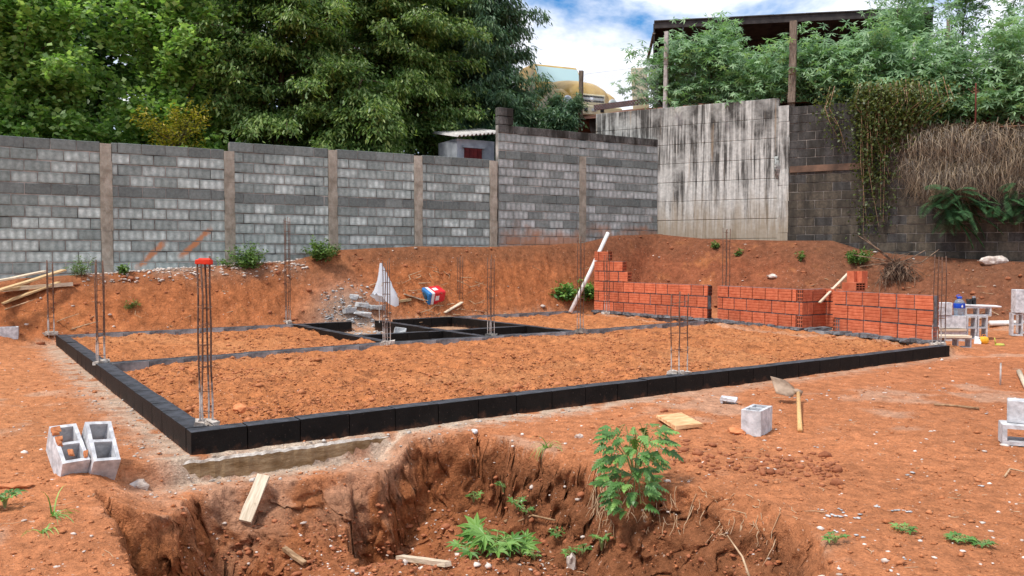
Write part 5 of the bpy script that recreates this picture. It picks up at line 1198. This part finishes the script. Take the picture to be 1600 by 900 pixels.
# right-hand shrubs on the terrace
SH = 'shrubs growing on the terrace above the right walls'
def palm_fn(n, l, w_, sp=.18, k=6):
    def fn(c):
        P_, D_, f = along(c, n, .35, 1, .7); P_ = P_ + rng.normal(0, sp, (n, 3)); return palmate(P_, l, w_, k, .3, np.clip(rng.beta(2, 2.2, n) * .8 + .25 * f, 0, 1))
    return fn
def shrub(label, px, d, z, h, nb, n, l=.19, w_=.045, Ls=(.8, 1.8), mat='leaf_shrub', el=(20, 85), fn=None, name='shrub', cat='shrub'):
    br = [((random.gauss(0, .12), random.gauss(0, .1), h * random.uniform(0, .75)), rdir(*el), random.uniform(*Ls), random.uniform(.1, .6)) for _ in range(nb)]
    return tree(name, label, cat, tb(px, d, z), h, .035, mat, br, fn or palm_fn(n, l, w_), SH, twig_r=.009)
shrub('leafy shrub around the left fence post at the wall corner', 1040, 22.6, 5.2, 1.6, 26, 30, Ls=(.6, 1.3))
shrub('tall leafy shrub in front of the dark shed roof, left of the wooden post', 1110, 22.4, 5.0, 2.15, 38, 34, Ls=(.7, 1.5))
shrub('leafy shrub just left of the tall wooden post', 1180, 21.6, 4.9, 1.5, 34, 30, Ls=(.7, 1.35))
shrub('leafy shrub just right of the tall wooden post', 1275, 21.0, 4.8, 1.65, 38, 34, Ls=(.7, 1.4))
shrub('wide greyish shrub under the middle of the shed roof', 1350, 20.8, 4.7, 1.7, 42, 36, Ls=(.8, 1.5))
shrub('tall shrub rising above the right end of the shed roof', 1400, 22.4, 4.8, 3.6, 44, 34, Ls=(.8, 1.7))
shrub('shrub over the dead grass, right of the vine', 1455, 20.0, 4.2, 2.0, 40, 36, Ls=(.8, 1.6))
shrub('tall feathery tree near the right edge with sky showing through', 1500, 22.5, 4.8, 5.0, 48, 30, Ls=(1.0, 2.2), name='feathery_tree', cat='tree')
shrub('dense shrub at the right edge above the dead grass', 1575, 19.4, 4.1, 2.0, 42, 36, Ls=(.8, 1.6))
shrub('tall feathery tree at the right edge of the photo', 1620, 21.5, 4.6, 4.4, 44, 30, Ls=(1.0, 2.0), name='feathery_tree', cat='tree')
# vine column hanging over the dark wall
vt = t2(1375); vb = w2(vt, z2(1375, 158), .05); V0 = thing('climbing_vine', 'dry green vine tumbling down the dark block wall', 'vine', tuple(vb))
sets = []; b = MB()
for k in range(64):
    x0 = random.gauss(.08, .48); hgt = random.uniform(.5, 3.1) if -.45 < x0 < .15 else random.uniform(.2, 1.2); o_ = random.uniform(.05, .30)
    c = np.array([(x0, -.1, .15 + random.uniform(0, .3)), (x0 * 1.1, -o_, -.1), (x0 * .9 + random.gauss(0, .08), -o_, -hgt * .5), (x0 * .7 + random.gauss(0, .1), -.08, -hgt)]); b.tube([tuple(q) for q in c], [.008, .007, .006, .003], 4, cap=False)
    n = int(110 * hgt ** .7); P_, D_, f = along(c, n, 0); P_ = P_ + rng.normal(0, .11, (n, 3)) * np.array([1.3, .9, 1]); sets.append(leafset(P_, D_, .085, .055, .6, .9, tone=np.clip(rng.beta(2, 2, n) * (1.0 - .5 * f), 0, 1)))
link('stems', b.mesh('stems', M['root']), parent=V0).rotation_euler = (0, 0, A2)
v_, f_, t_ = merge(sets); link('foliage', npmesh('foliage', v_, f_, M['leaf_vine'], {'tone': t_}), parent=V0).rotation_euler = (0, 0, A2)
# dead grass hanging in a thatch over the wall
def thatch(name, label, clumps, mat='straw'):
    V_, F_, T_ = [], [], []; k = 0; sg = 6
    for (px, yy, n, L, spd, out) in clumps:
        t = t2(px); base = np.array([*w2(t, z2(px, yy), -.05)]); side = np.array([W2.x, W2.y, 0]); nr = np.array([NRM2.x, NRM2.y, 0])
        for i in range(n):
            a = random.gauss(0, .8); l = L * random.uniform(.35, 1.2) * (1 - .25 * abs(a) / 1.5); lx = math.sin(a) * spd; o_ = out * random.uniform(.3, 1.1) * (.4 + .6 * math.cos(min(abs(a), 1.5)))
            p = base + side * random.gauss(0, .12) + nr * random.uniform(-.1, .1) + np.array([0, 0, random.gauss(0, .05)]); wd = random.uniform(.004, .010); tn = random.random() ** 1.2; up = random.uniform(.0, .22); kx, kz = random.gauss(0, .11), random.gauss(0, .07)
            for j in range(sg):
                q = j / (sg - 1); c = p + side * (lx * l * q ** .8 + kx * math.sin(q * 7)) + nr * o_ * math.sin(q * 1.9) + np.array([0, 0, up * math.sin(q * 3.0) - l * q ** 1.9 + kz * math.sin(q * 9)]); V_ += [c - side * wd * (1 - .8 * q), c + side * wd * (1 - .8 * q)]; T_ += [tn, tn]
            for j in range(sg - 1): F_.append((k + 2 * j, k + 2 * j + 1, k + 2 * j + 3, k + 2 * j + 2))
            k += 2 * sg
    o = link(name, npmesh(name, np.array(V_), np.array(F_), M[mat], {'tone': T_})); return props(o, label, None, None, 'stuff')
rc = lambda x0, x1, y0, y1, n, m, L, spd=.5, out=.4: [(random.uniform(x0, x1), random.uniform(y0, y1), m, L * random.uniform(.8, 1.2), spd, out) for _ in range(n)]
def mop(x0, x1, y0, y1, n, m, L):
    out_ = []
    for _ in range(n):
        f = random.random(); k = (x1 - x0) * .30 * f; out_.append((random.uniform(x0 + k, x1 - k * .4), y0 + (y1 - y0) * f, int(m * random.uniform(.5, 1.4)), L * random.uniform(.6, 1.35), random.uniform(.5, 1.3), random.uniform(.2, .5)))
    return out_
thatch('dead_grass', 'dead brown grass hanging over the dark wall', mop(1394, 1562, 204, 292, 44, 95, .55))
thatch('dead_grass', 'dead brown grass hanging at the right edge', mop(1556, 1690, 210, 284, 28, 95, .52))
thatch('dry_runners', 'dry runners trailing on top of the dark wall', rc(1395, 1600, 205, 232, 26, 26, .35, 1.6, .25))
def soil_lip():
    V_, F_ = [], []; n = 60; m = 9
    for i in range(n):
        t = t2(1386) + (t2(1760) - t2(1386)) * i / (n - 1); za = z2(1430, 195) - .05; zb_ = ZD - 4 * pd
        for j in range(m):
            q = j / (m - 1); z = za + (zb_ - za) * q; s = -.9 + 1.0 * q ** .6; p = w2(t, z, s + .12 * float(fbm(np.array([t]), np.array([z]), 2.5, 3, 71)[0])); V_.append(tuple(p))
    for i in range(n - 1):
        for j in range(m - 1): F_.append((i * m + j, (i + 1) * m + j, (i + 1) * m + j + 1, i * m + j + 1))
    props(link('hillside', npmesh('hillside', np.array(V_), np.array(F_), M['upsoil'], smooth=True)), kind='structure')
soil_lip()
# ferns
def fern(label, px, py, n, L=.7):
    n = int(n * 1.5); t = t2(px); p = w2(t, z2(px, py), .12); root = thing('fern', label, 'fern', tuple(p), (0, 0, 0), 'ferns on the dark wall')
    for k in range(n):
        a = random.uniform(-1.9, 1.9); d = np.array([math.sin(a), -.35 - .4 * random.random(), random.uniform(-.5, .8)]); c = branch_curve((random.gauss(0, .2), 0, random.gauss(0, .16)), d, L * random.uniform(.6, 1.1), 1.5, 8, .03)
        m = 110; f = np.repeat(np.linspace(.12, 1, m // 2), 2); kk = f * (len(c) - 1); i = np.minimum(kk.astype(int), len(c) - 2); tt = (kk - i)[:, None]; P_ = c[i] * (1 - tt) + c[i + 1] * tt; D_ = unit(c[i + 1] - c[i]); sgn = np.tile([1, -1], m // 2)[:, None]
        side = unit(np.cross(D_, np.array([0, 0, 1.0]) + rng.normal(0, .05, 3))) * sgn; A_ = unit(side + D_ * .5 - np.array([0, 0, .25])); S_ = unit(np.cross(A_, np.array([0.02, -.3, 1.0]))); ln = .19 * np.sin(np.clip(f, .1, .98) * math.pi) ** .7 + .02
        v_, f_, t_ = quads(P_, A_, S_, ln, np.full(m, .012), np.clip(rng.beta(2, 2, m), 0, 1)); link('frond', npmesh('frond', v_, f_, M['leaf_fern'], {'tone': t_}), parent=root)
fern('big dark fern below the hanging dead grass', 1490, 322, 34, 1.0)
fern('small fern at the right edge of the dark wall', 1592, 318, 16, .6)

# weeds at wall foot and on banks
def weed(label, px, py, h, nb, n, l=.07, w_=.03, mat='leaf_weed', name='weed', pt=None, Ls=None, fn=None):
    p = GG(px, py) if pt is None else pt; Ls = Ls or (h * .5, h)
    br = [((random.gauss(0, h * .2), random.gauss(0, h * .12), 0), rdir(35, 85), random.uniform(*Ls), random.uniform(.1, .6)) for _ in range(nb)]
    return tree(name, label, 'weed', p, h * .4, .008, mat, br, fn or broad_fn(n, l, w_, h * .08), 'weeds', twig_r=.004)
weed('bushy green weed at the wall foot by the second pillar', 388, 420, .52, 26, 60)
weed('bushy green weed at the wall foot left of the third pillar', 500, 408, .5, 24, 60)
weed('thin grassy weed against the wall foot above the planks', 128, 432, .38, 14, 30, .09, .012)
weed('low weed at the foot of the first pillar', 192, 428, .2, 8, 30)
weed('leafy climber at the foot of the white pipe', 884, 470, .45, 16, 40, .10, .07, 'leaf_near')
weed('leafy weed between the pipe and the stepped bricks', 925, 470, .65, 18, 40, .10, .07, 'leaf_near')
weed('green sprout under the vine on the right bank', 1338, 412, .38, 18, 50, .09, .03)
weed('tiny weed on the red bank below the panel wall', 1118, 388, .22, 8, 26)
weed('second tiny weed on the red bank right of the tall rebar', 1152, 400, .2, 6, 20)
weed('weed low on the bank near the left brush', 206, 482, .18, 7, 26, .07, .012)
weed('thin weeds on the bank behind the right brick wall', 1250, 408, .25, 7, 22)

# lobed leaves for the near plants
def lobed(name, n, depth, L=1.0, narrow=.5, mat='leaf_near'):
    """palmate leaf outline with n pointed lobes, a folded fan"""
    vs = [(0, 0, 0)]; a0 = R(118)
    for i in range(n):
        a = -a0 + 2 * a0 * i / (n - 1); r = L * (.58 + .42 * math.cos(a * .62))
        vs.append((math.sin(a - a0 / n * .55) * r * .62, math.cos(a - a0 / n * .55) * r * .62, .05 * L)); vs.append((math.sin(a) * r, math.cos(a) * r, -.10 * L * r)); vs.append((math.sin(a + a0 / n * .55) * r * .62, math.cos(a + a0 / n * .55) * r * .62, .05 * L))
        if i < n - 1: am = a + a0 / (n - 1); vs.append((math.sin(am) * r * depth, math.cos(am) * r * depth, .0))
    fs = [(0, i, i + 1) for i in range(1, len(vs) - 1)]
    b = MB(); b.add(vs, fs); me = b.mesh(name, M[mat]); tn = random.random(); a = me.attributes.new('tone', 'FLOAT', 'POINT'); a.data.foreach_set('value', np.clip(np.array([tn * .6 + .2 + random.uniform(-.08, .08) for _ in vs], np.float32), 0, 1)); return me
def pinnate(name, L=1.0, mat='leaf_near'):
    """deeply cut leaf: midrib with paired pointed lobes, toothed"""
    b = MB(); vs = []; fs = []; n = 4
    for sgn in (-1, 1):
        for i in range(n + 1):
            y = L * (.12 + .2 * i); ln = L * (.42 - .075 * i) * (1 if i < n else .0)
            if i == n: continue
            k = len(vs); vs += [(0, y - .07 * L, 0), (sgn * ln * .5, y - .02 * L, .03 * L), (sgn * ln * .72, y - .03 * L, .0), (sgn * ln, y + .16 * L, -.09 * L), (sgn * ln * .55, y + .13 * L, .01 * L), (sgn * ln * .45, y + .17 * L, 0), (0, y + .14 * L, .01 * L)]
            fs.append(tuple(range(k, k + 7)) if sgn > 0 else tuple(range(k + 6, k - 1, -1)))
    k = len(vs); vs += [(-.07 * L, .78 * L, 0), (.07 * L, .78 * L, 0), (.13 * L, .92 * L, -.03 * L), (0, 1.12 * L, -.14 * L), (-.13 * L, .92 * L, -.03 * L)]; fs.append(tuple(range(k, k + 5)))
    k = len(vs); vs += [(-.03 * L, 0, 0), (.03 * L, 0, 0), (.03 * L, .8 * L, .002), (-.03 * L, .8 * L, .002)]; fs.append((k, k + 1, k + 2, k + 3))
    b.add(vs, fs); me = b.mesh(name, M[mat]); tn = random.random(); a = me.attributes.new('tone', 'FLOAT', 'POINT'); a.data.foreach_set('value', np.clip(np.array([tn * .7 + .1 + random.uniform(-.08, .08) for _ in vs], np.float32), 0, 1)); return me
LP = [pinnate('leaf') for _ in range(5)]; LC = [lobed('leaf', 7, .44) for _ in range(5)]; LS = [lobed('leaf', 5, .42) for _ in range(4)]
def leafy(label, cat, base, stems, leaves, meshes, name='leafy_plant', group=None, petiole=.06):
    """stems: polylines (local); leaves: (pos, dir, size)"""
    root = thing(name, label, cat, tuple(base), (0, 0, 0), group); b = MB()
    for s in stems: b.tube(s, [.006 * (1 - .5 * i / (len(s) - 1)) for i in range(len(s))], 5)
    for (p, d, sz) in leaves:
        d = Vector(d).normalized(); p = Vector(p); q = p + d * petiole; b.tube([p, p + d * petiole * .5 + Vector((0, 0, .008)), q], [.0025, .002, .002], 4, cap=False)
        z = Vector((0, -.25, 1)) + Vector((random.gauss(0, .3), random.gauss(0, .3), 0)); x = d.cross(z).normalized(); z = x.cross(d).normalized(); mt = Matrix((x, d, z)).transposed().to_4x4()
        o = link('leaf', random.choice(meshes), parent=root); o.matrix_local = Matrix.Translation(q) @ mt @ Matrix.Scale(sz, 4)
    link('stem', b.mesh('stem', M['leaf_weedstem']), parent=root); return root
M['leaf_weedstem'] = simple('green_stem', lin(110, 120, 70), lin(150, 150, 96), 20, var=0)
base = GG(992, 757) + Vector((0, .03, 0)); stems = []; leaves = []
for k in range(8):
    a = 6.28 * k / 8 + random.random() * .5; e = Vector((math.cos(a) * .13, math.sin(a) * .09 - .03, random.uniform(.20, .34))); stems.append([(0, 0, 0), (e.x * .4, e.y * .4, e.z * .55), tuple(e)])
for k in range(3):
    e = Vector((random.uniform(-.10, .06), -.15, -.06 - .03 * k)); stems.append([(0, 0, .02), (e.x * .5, -.11, .02), tuple(e)])
for k in range(125):
    f = k / 124; th = random.uniform(0, 6.28); zz = -.13 + .47 * f ** .85; rr_ = (.20 * math.sqrt(max(0, 1 - ((zz - .2) / .26) ** 2)) if zz > 0 else .10) * math.sqrt(random.uniform(.2, 1)); cx = .0 if zz > .05 else -.04; cy = -.02 if zz > .05 else -.13
    p = Vector((cx + math.cos(th) * rr_, cy + math.sin(th) * rr_ * .7, zz)); leaves.append((p, Vector((math.cos(th) * .9, math.sin(th) * .6 - .45, random.uniform(-.6, .15))), random.uniform(.068, .108)))
leafy('big leafy plant with deeply cut leaves growing on the pit rim', 'plant', base, stems, leaves, LP, petiole=.035)
base = GG(775, 865); stems = []; leaves = []
for k in range(24):
    a = random.uniform(0, 6.28); r = random.uniform(.02, .21); hh_ = random.uniform(.04, .17); e = Vector((math.cos(a) * r * 1.15, math.sin(a) * r * .9, hh_)); stems.append([(0, 0, 0), (e.x * .5, e.y * .5, hh_ * .8), tuple(e)])
    leaves.append((e, Vector((math.cos(a), math.sin(a) - .4, random.uniform(-.35, .1))), random.uniform(.085, .15)))
leafy('broad leaved bright plant spreading on the pit floor', 'plant', base, stems, leaves, LC, petiole=.03)
SG = 'seedlings on the pit floor'
for (px, py, n, sz, lab, hh0) in [(740, 792, 6, .05, 'pale seedling by the pit wall above the broad leaved plant', .07), (787, 776, 7, .045, 'seedling clinging highest on the pit wall', .08), (808, 802, 6, .05, 'seedling with two bright leaf tufts above the stick', .07), (822, 812, 5, .04, 'bluish seedling just under the leaning stick', .05), (873, 842, 6, .05, 'compact seedling right of the bent stick', .05), (893, 872, 6, .045, 'seedling leftmost of the three near the pale rock', .07), (912, 878, 7, .055, 'middle seedling of the three near the pale rock', .08), (940, 872, 7, .055, 'seedling rightmost of the three near the pale rock', .09), (835, 880, 5, .04, 'tiny yellow seedling in front of the broad leaved plant', .05), (1305, 848, 6, .04, 'small yellow green seedling right of the pit', .04), (1412, 830, 7, .045, 'wilted weed sprig flat on the right yard', .02), (1500, 848, 10, .05, 'creeping weed sprig at the lower right of the yard', .02), (1535, 852, 7, .04, 'tail end of the creeping weed at lower right', .02), (8, 795, 8, .07, 'dark leafed weed cut by the left edge', .08)]:
    p = GG(px, py); stems = []; leaves = []
    for k in range(n):
        a = 6.28 * k / n + random.random(); e = Vector((math.cos(a) * sz * .6, math.sin(a) * sz * .4, hh0 * random.uniform(.5, 1.1))); stems.append([(0, 0, 0), (e.x * .4, e.y * .4, e.z * .7), tuple(e)]); leaves.append((e, Vector((math.cos(a), math.sin(a) - .3, random.uniform(-.2, .25))), sz * random.uniform(.7, 1.1)))
    leafy(lab, 'seedling', p, stems, leaves, LS, name='seedling', group=SG, petiole=.012)
def tuft(label, px, py, n, L, lean=(0, 0), mat='leaf_near'):
    p = GG(px, py); root = thing('grass_tuft', label, 'grass tuft', tuple(p), (0, 0, 0), None)
    for k in range(n):
        a = random.uniform(0, 6.28); c = branch_curve((random.gauss(0, .012), random.gauss(0, .012), 0), (math.cos(a) * .6 + lean[0], math.sin(a) * .4 + lean[1], .9), L * random.uniform(.6, 1.1), 2.2, 5, .03)
        w_ = .006; V_ = []
        for j, q in enumerate(c): s = np.array([.8, .3, 0]) * w_ * (1 - .85 * j / (len(c) - 1)); V_ += [q - s, q + s]
        F_ = [(2 * j, 2 * j + 1, 2 * j + 3, 2 * j + 2) for j in range(len(c) - 1)]; link('blade', npmesh('blade', np.array(V_), np.array(F_), M[mat], {'tone': np.full(len(V_), random.uniform(.4, 1))}), parent=root)
tuft('grass tuft hanging over the rim of the pit left of the leafy plant', 856, 700, 14, .2, (0, -.5))
tuft('grass tuft lying flat on the soil below the tilted blocks', 85, 808, 16, .2, (.6, 0))
tuft('upright grass sprig below the flat tuft at lower left', 68, 832, 9, .12)

# ------------------------------------------------------------------ outhouse, shed, fence, truck on the far side
oh = w1(t1(778), 0, -1.0); HO = thing('outhouse', 'small grey outhouse with a corrugated roof behind the wall', 'outhouse', (oh.x, oh.y, 0), (0, 0, A1))
zt_ = at(740, 219, oh.y).z
b = MB(); b.box((-.03, .5, zt_ / 2 + .3), (1.02, 1.0, zt_ - .6)); link('wall', b.mesh('wall', M['plaster']), parent=HO)
b = MB(); b.box((-.12, -.02, zt_ - .42), (.46, .05, .42)); dr = link('door', b.mesh('door', M['redpaint']), parent=HO)
for k in range(4):
    b = MB(); b.box((-.285 + k * .11, -.05, zt_ - .42), (.1, .02, .41)); link('board', b.mesh('board', M['redpaint']), parent=dr)
b = MB(); b.box((-.12, -.03, zt_ - .18), (.58, .08, .05)); link('lintel', b.mesh('lintel', M['plaster']), parent=HO)
V_ = []; F_ = []; nx = 60; 
for i in range(nx + 1):
    x = -.62 + 1.3 * i / nx; zz = zt_ + .04 + (x + .62) * .14 + .025 * math.cos(2 * math.pi * x / .11)
    V_ += [(x, -.16, zz), (x, 1.2, zz + .25)]
F_ = [(2 * i, 2 * i + 2, 2 * i + 3, 2 * i + 1) for i in range(nx)]
o = link('roof', npmesh('roof', np.array(V_), np.array(F_), M['asb'], smooth=True), parent=HO); sm = o.modifiers.new('thick', 'SOLIDIFY'); sm.thickness = .012
# open shed with a dark roof
s0 = at(1022, 48, 27.5); s1_ = at(1455, 28, 26.0); ang = math.atan2(s1_.y - s0.y, s1_.x - s0.x); Ls_ = (s1_ - s0).length
shd = thing('shed', 'dark open shed with a flat sheet roof behind the shrubs', 'shed', tuple(s0), (0, 0, ang))
b = MB(); npn = 9
for i in range(npn):
    b = MB(); b.box((Ls_ * (i + .5) / npn, 2.0, .22 + .003 * (i % 2)), (Ls_ / npn - .006, 4.6, .035), M=Matrix.Rotation(R(-4), 4, 'X')); link('roof_sheet', b.mesh('roof_sheet', M['darkroof']), parent=shd)
b = MB(); b.box((Ls_ / 2, -.2, .12), (Ls_, .08, .22)); link('fascia', b.mesh('fascia', M['darkroof']), parent=shd)
for i in range(5):
    b = MB(); b.box((.1 + (Ls_ - .2) * i / 4, .6, -1.5), (.07, .07, 3.1)); link('post', b.mesh('post', M['shedwall']), parent=shd)
for i in range(12):
    b = MB(); b.box((Ls_ * (i + .5) / 12, 2.2, -1.5), (Ls_ / 12 - .01, .05, 3.2)); link('board', b.mesh('board', M['shedwall']), parent=shd)
for sx in (0.0, 1.0):
    b = MB(); b.box((sx * Ls_, 1.9, -.3), (.05, 4.0, 1.0), M=None); link('side_panel', b.mesh('side_panel', M['shedwall']), parent=shd)
b = MB(); b.tube([(0, -.1, -.1), (-.22, 1.0, -.7)], .05, 6); link('brace', b.mesh('brace', M['woodd']), parent=shd)
# chain link fence on the wall top
f0, f1 = w2(t2(900), 0, -.45), w2(t2(1226), 0, -.2)
cf = thing('chain_link_fence', 'sagging chain link fence between posts along the wall top', 'fence', (f0.x, f0.y, 0))
def fpost(px, y0, y1, w_, mat, lab, s=-.3):
    q = w2(t2(px), 0, s); z0, za = at(px, y0, q.y).z, at(px, y1, q.y).z; b = MB(); n = 6
    for i in range(n): b.box((0, 0, z0 - .6 + (za - z0 + .6) * (i + .5) / n), (w_ * random.uniform(.92, 1.08), w_ * random.uniform(.92, 1.08), (za - z0 + .6) / n), jit=.006)
    o = link('post', b.mesh('post', M[mat]), parent=cf); o.location = Vector((q.x, q.y, 0)) - cf.location; o.rotation_euler = (0, R(.6), A2); o['label'] = lab
fpost(897, 165, 111, .09, 'woodd', 'short dark post in front of the truck')
fpost(1029, 168, 50, .10, 'post', 'grey concrete post at the wall corner')
fpost(1227, 160, 34, .16, 'woodd', 'thick weathered wooden post')
b = MB(); dv = (f1 - f0); Lf = dv.length; dv.normalize(); hz = at(950, 116, f0.y).z; lz = at(950, 168, f0.y).z - .1; Hf = hz - lz; sp_ = .085
k = -int(Hf / sp_)
while k * sp_ < Lf * .40:
    for sg in (1, -1):
        xa, xb = k * sp_, k * sp_ + Hf; za, zb_ = (0, Hf) if sg > 0 else (Hf, 0)
        ca, cb = max(xa, 0), min(xb, Lf * .40)
        if cb - ca > .03:
            fa, fb = (ca - xa) / Hf, (cb - xa) / Hf; b.tube([tuple(dv * ca + Vector((0, 0, lz + za + (zb_ - za) * fa))), tuple(dv * cb + Vector((0, 0, lz + za + (zb_ - za) * fb)))], .0028, 3, cap=False)
    k += 1
b.tube([tuple(Vector((0, 0, hz))), tuple(dv * Lf * .40 + Vector((0, 0, hz)))], .004, 4)
props(link('wire_mesh', b.mesh('wire_mesh', M['fence']), parent=cf), kind='stuff')
# rusty pole on the right terrace and a thin grey trunk post
def lone(label, px, y0, y1, d, r, mat, name='pole', cat='pole'):
    p, q = at(px, y0, d), at(px, y1, d); b = MB(); b.tube([(0, 0, -.4), (.01, 0, (q.z - p.z) * .5), (0, 0, q.z - p.z)], [r, r * .95, r * .85], 7); o = link(name, b.mesh(name, M[mat], smooth=True)); o.location = p; props(o, label, cat)
lone('thin rusty pole standing in the dead grass on the right terrace', 1523, 215, 130, 18.6, .02, 'rust')
lone('grey slender post among the shrubs above the vine', 1427, 160, 66, 20.6, .04, 'post', 'post', 'post')
lone('brown slim trunk post among the feathery trees', 1480, 110, 30, 21.5, .045, 'woodd', 'post', 'post')
# rusty beam behind the corner
p, q = at(948, 166, 24.5), at(1010, 158, 25); b = MB(); b.box((0, 0, 0), ((q - p).length + .8, .1, .16)); o = link('rusty_beam', b.mesh('rusty_beam', M['rust'])); o.location = (p + q) / 2; o.rotation_euler = ((q - p).normalized()).to_track_quat('X', 'Z').to_euler(); props(o, 'rusty red beam lying behind the wall right of the truck', 'beam')
p = at(1000, 140, 25.5); b = MB(); b.box((0, 0, 0), (.5, .08, 1.3), jit=.01); b.box((-.15, -.045, .5), (.05, .02, .05), mi=1); b.box((-.1, -.045, .2), (.05, .02, .05), mi=1); o = link('cream_panel', b.mesh('cream_panel', [M['truckp'], M['black']], bevel=.02)); o.location = p; o.rotation_euler = (0, R(-4), R(10)); props(o, 'cream sheet panel with bolt holes standing behind the corner shrub', 'panel')
# truck, nose toward the camera and to the right
tq = at(922, 176, 25.5); TK = thing('truck', 'old gold truck with a rounded bonnet and cream bumper behind the wall', 'truck', (tq.x, tq.y, tq.z - .55), (0, 0, R(24)))
# local: nose looks toward -Y; x across
def loft(secs, n=16):
    vs, fs = [], []
    for (y, w_, z0, za, rnd) in secs:
        for k in range(n + 1):
            a = math.pi * k / n; cx = math.copysign(abs(math.cos(a)) ** rnd, math.cos(a)); sz = math.sin(a) ** rnd; vs.append((cx * w_ / 2, y, z0 + (za - z0) * sz))
    m = n + 1
    for i in range(len(secs) - 1):
        for k in range(n): fs.append((i * m + k, i * m + k + 1, (i + 1) * m + k + 1, (i + 1) * m + k))
    fs.append(tuple(range(m - 1, -1, -1))); fs.append(tuple((len(secs) - 1) * m + k for k in range(m))); return vs, fs
b = MB(); vs, fs = loft([(-.02, 1.25, .75, 1.12, .5), (.03, 1.4, .72, 1.22, .5), (.15, 1.5, .7, 1.38, .55), (.45, 1.55, .7, 1.55, .6), (.9, 1.6, .7, 1.68, .65), (1.5, 1.66, .7, 1.78, .65), (1.9, 1.7, .7, 1.80, .6)]); b.add(vs, fs); link('bonnet', b.mesh('bonnet', M['truck'], smooth=True), parent=TK)
for sx in (-1, 1):
    b = MB(); vs, fs = loft([(.0, .34, .62, .98, .7), (.1, .44, .6, 1.12, .7), (.4, .5, .6, 1.28, .8), (.9, .52, .6, 1.34, .8), (1.4, .5, .6, 1.2, .8), (1.7, .46, .6, 1.0, .8)]); b.add(vs, fs, M=Matrix.Translation((sx * .78, 0, 0))); link('fender', b.mesh('fender', M['truck'], smooth=True), parent=TK)
    b = MB(); b.lathe([(.15, 0), (.155, .03), (.14, .05), (0, .06)], 18, M=Matrix.Translation((sx * .78, .0, .86)) @ Matrix.Rotation(R(90), 4, 'X')); hl = link('headlight', b.mesh('headlight', M['chrome'], smooth=True), parent=TK)
    b = MB(); b.lathe([(.115, .055), (.08, .075), (0, .08)], 16, M=Matrix.Translation((sx * .78, .0, .86)) @ Matrix.Rotation(R(90), 4, 'X')); link('lens', b.mesh('lens', M['lamp'], smooth=True), parent=hl)
    w_ = MB(); w_.lathe([(.2, -.11), (.42, -.11), (.46, -.06), (.46, .06), (.42, .11), (.2, .11)], 22, M=Matrix.Translation((sx * .85, .95, .46)) @ Matrix.Rotation(R(90), 4, 'Y')); wh_ = link('wheel', w_.mesh('wheel', M['black'], smooth=True), parent=TK)
b = MB(); b.box((0, -.04, .93), (1.0, .08, .34)); gr = link('grille', b.mesh('grille', M['truckp'], bevel=.03), parent=TK)
for k, z in enumerate((1.02, .88)):
    b = MB(); b.box((0, -.083, z), (.86, .02, .05)); link('slot', b.mesh('slot', M['black']), parent=gr)
b = MB(); b.box((0, -.085, .95), (.84, .03, .065)); link('bar', b.mesh('bar', M['chrome']), parent=gr)
b = MB(); b.lathe([(.07, 0), (.06, .03), (0, .04)], 14, M=Matrix.Translation((0, -.10, .93)) @ Matrix.Rotation(R(90), 4, 'X')); link('badge', b.mesh('badge', M['chrome'], smooth=True), parent=gr)
b = MB(); b.box((0, -.16, .58), (2.0, .16, .30), jit=.004); bp = link('bumper', b.mesh('bumper', M['truckp'], bevel=.035), parent=TK)
for x in (-.28, .28): b = MB(); b.box((x, -.245, .59), (.12, .02, .11)); link('opening', b.mesh('opening', M['black']), parent=bp)
b = MB(); b.box((0, -.245, .59), (.16, .014, .09)); link('badge', b.mesh('badge', M['chrome'], bevel=.01), parent=bp)
b = MB(); b.box((0, .05, .765), (1.5, .1, .05)); link('trim', b.mesh('trim', M['black']), parent=TK)
b = MB(); vs = [(-.95, 1.9, .7), (.95, 1.9, .7), (.95, 3.4, .7), (-.95, 3.4, .7), (-.92, 1.9, 1.75), (.92, 1.9, 1.75), (.95, 3.4, 1.75), (-.95, 3.4, 1.75), (-.8, 2.35, 2.45), (.8, 2.35, 2.45), (.85, 3.3, 2.45), (-.85, 3.3, 2.45)]
b.add(vs, [(0, 1, 5, 4), (1, 2, 6, 5), (2, 3, 7, 6), (3, 0, 4, 7), (4, 5, 9, 8), (5, 6, 10, 9), (6, 7, 11, 10), (7, 4, 8, 11), (8, 9, 10, 11)]); cb_ = link('cab', b.mesh('cab', M['truck'], bevel=.03), parent=TK)
b = MB(); b.box((0, 0, 0), (1.55, .015, .66), M=Matrix.Translation((0, 2.11, 2.09)) @ Matrix.Rotation(R(-32.5), 4, 'X')); link('windscreen', b.mesh('windscreen', M['glass']), parent=cb_)
b = MB(); b.tube([(-.3, 2.02, 1.8), (-.05, 2.12, 2.05)], .012, 5); link('wiper', b.mesh('wiper', M['black']), parent=cb_)
b = MB(); b.box((0, 5.4, .9), (2.1, 3.9, .5)); link('load_bed', b.mesh('load_bed', M['woodd']), parent=TK)
for sx in (-1, 1):
    w_ = MB(); w_.lathe([(.2, -.11), (.42, -.11), (.46, -.06), (.46, .06), (.42, .11), (.2, .11)], 22, M=Matrix.Translation((sx * .85, 5.9, .46)) @ Matrix.Rotation(R(90), 4, 'Y')); link('wheel', w_.mesh('wheel', M['black'], smooth=True), parent=TK)
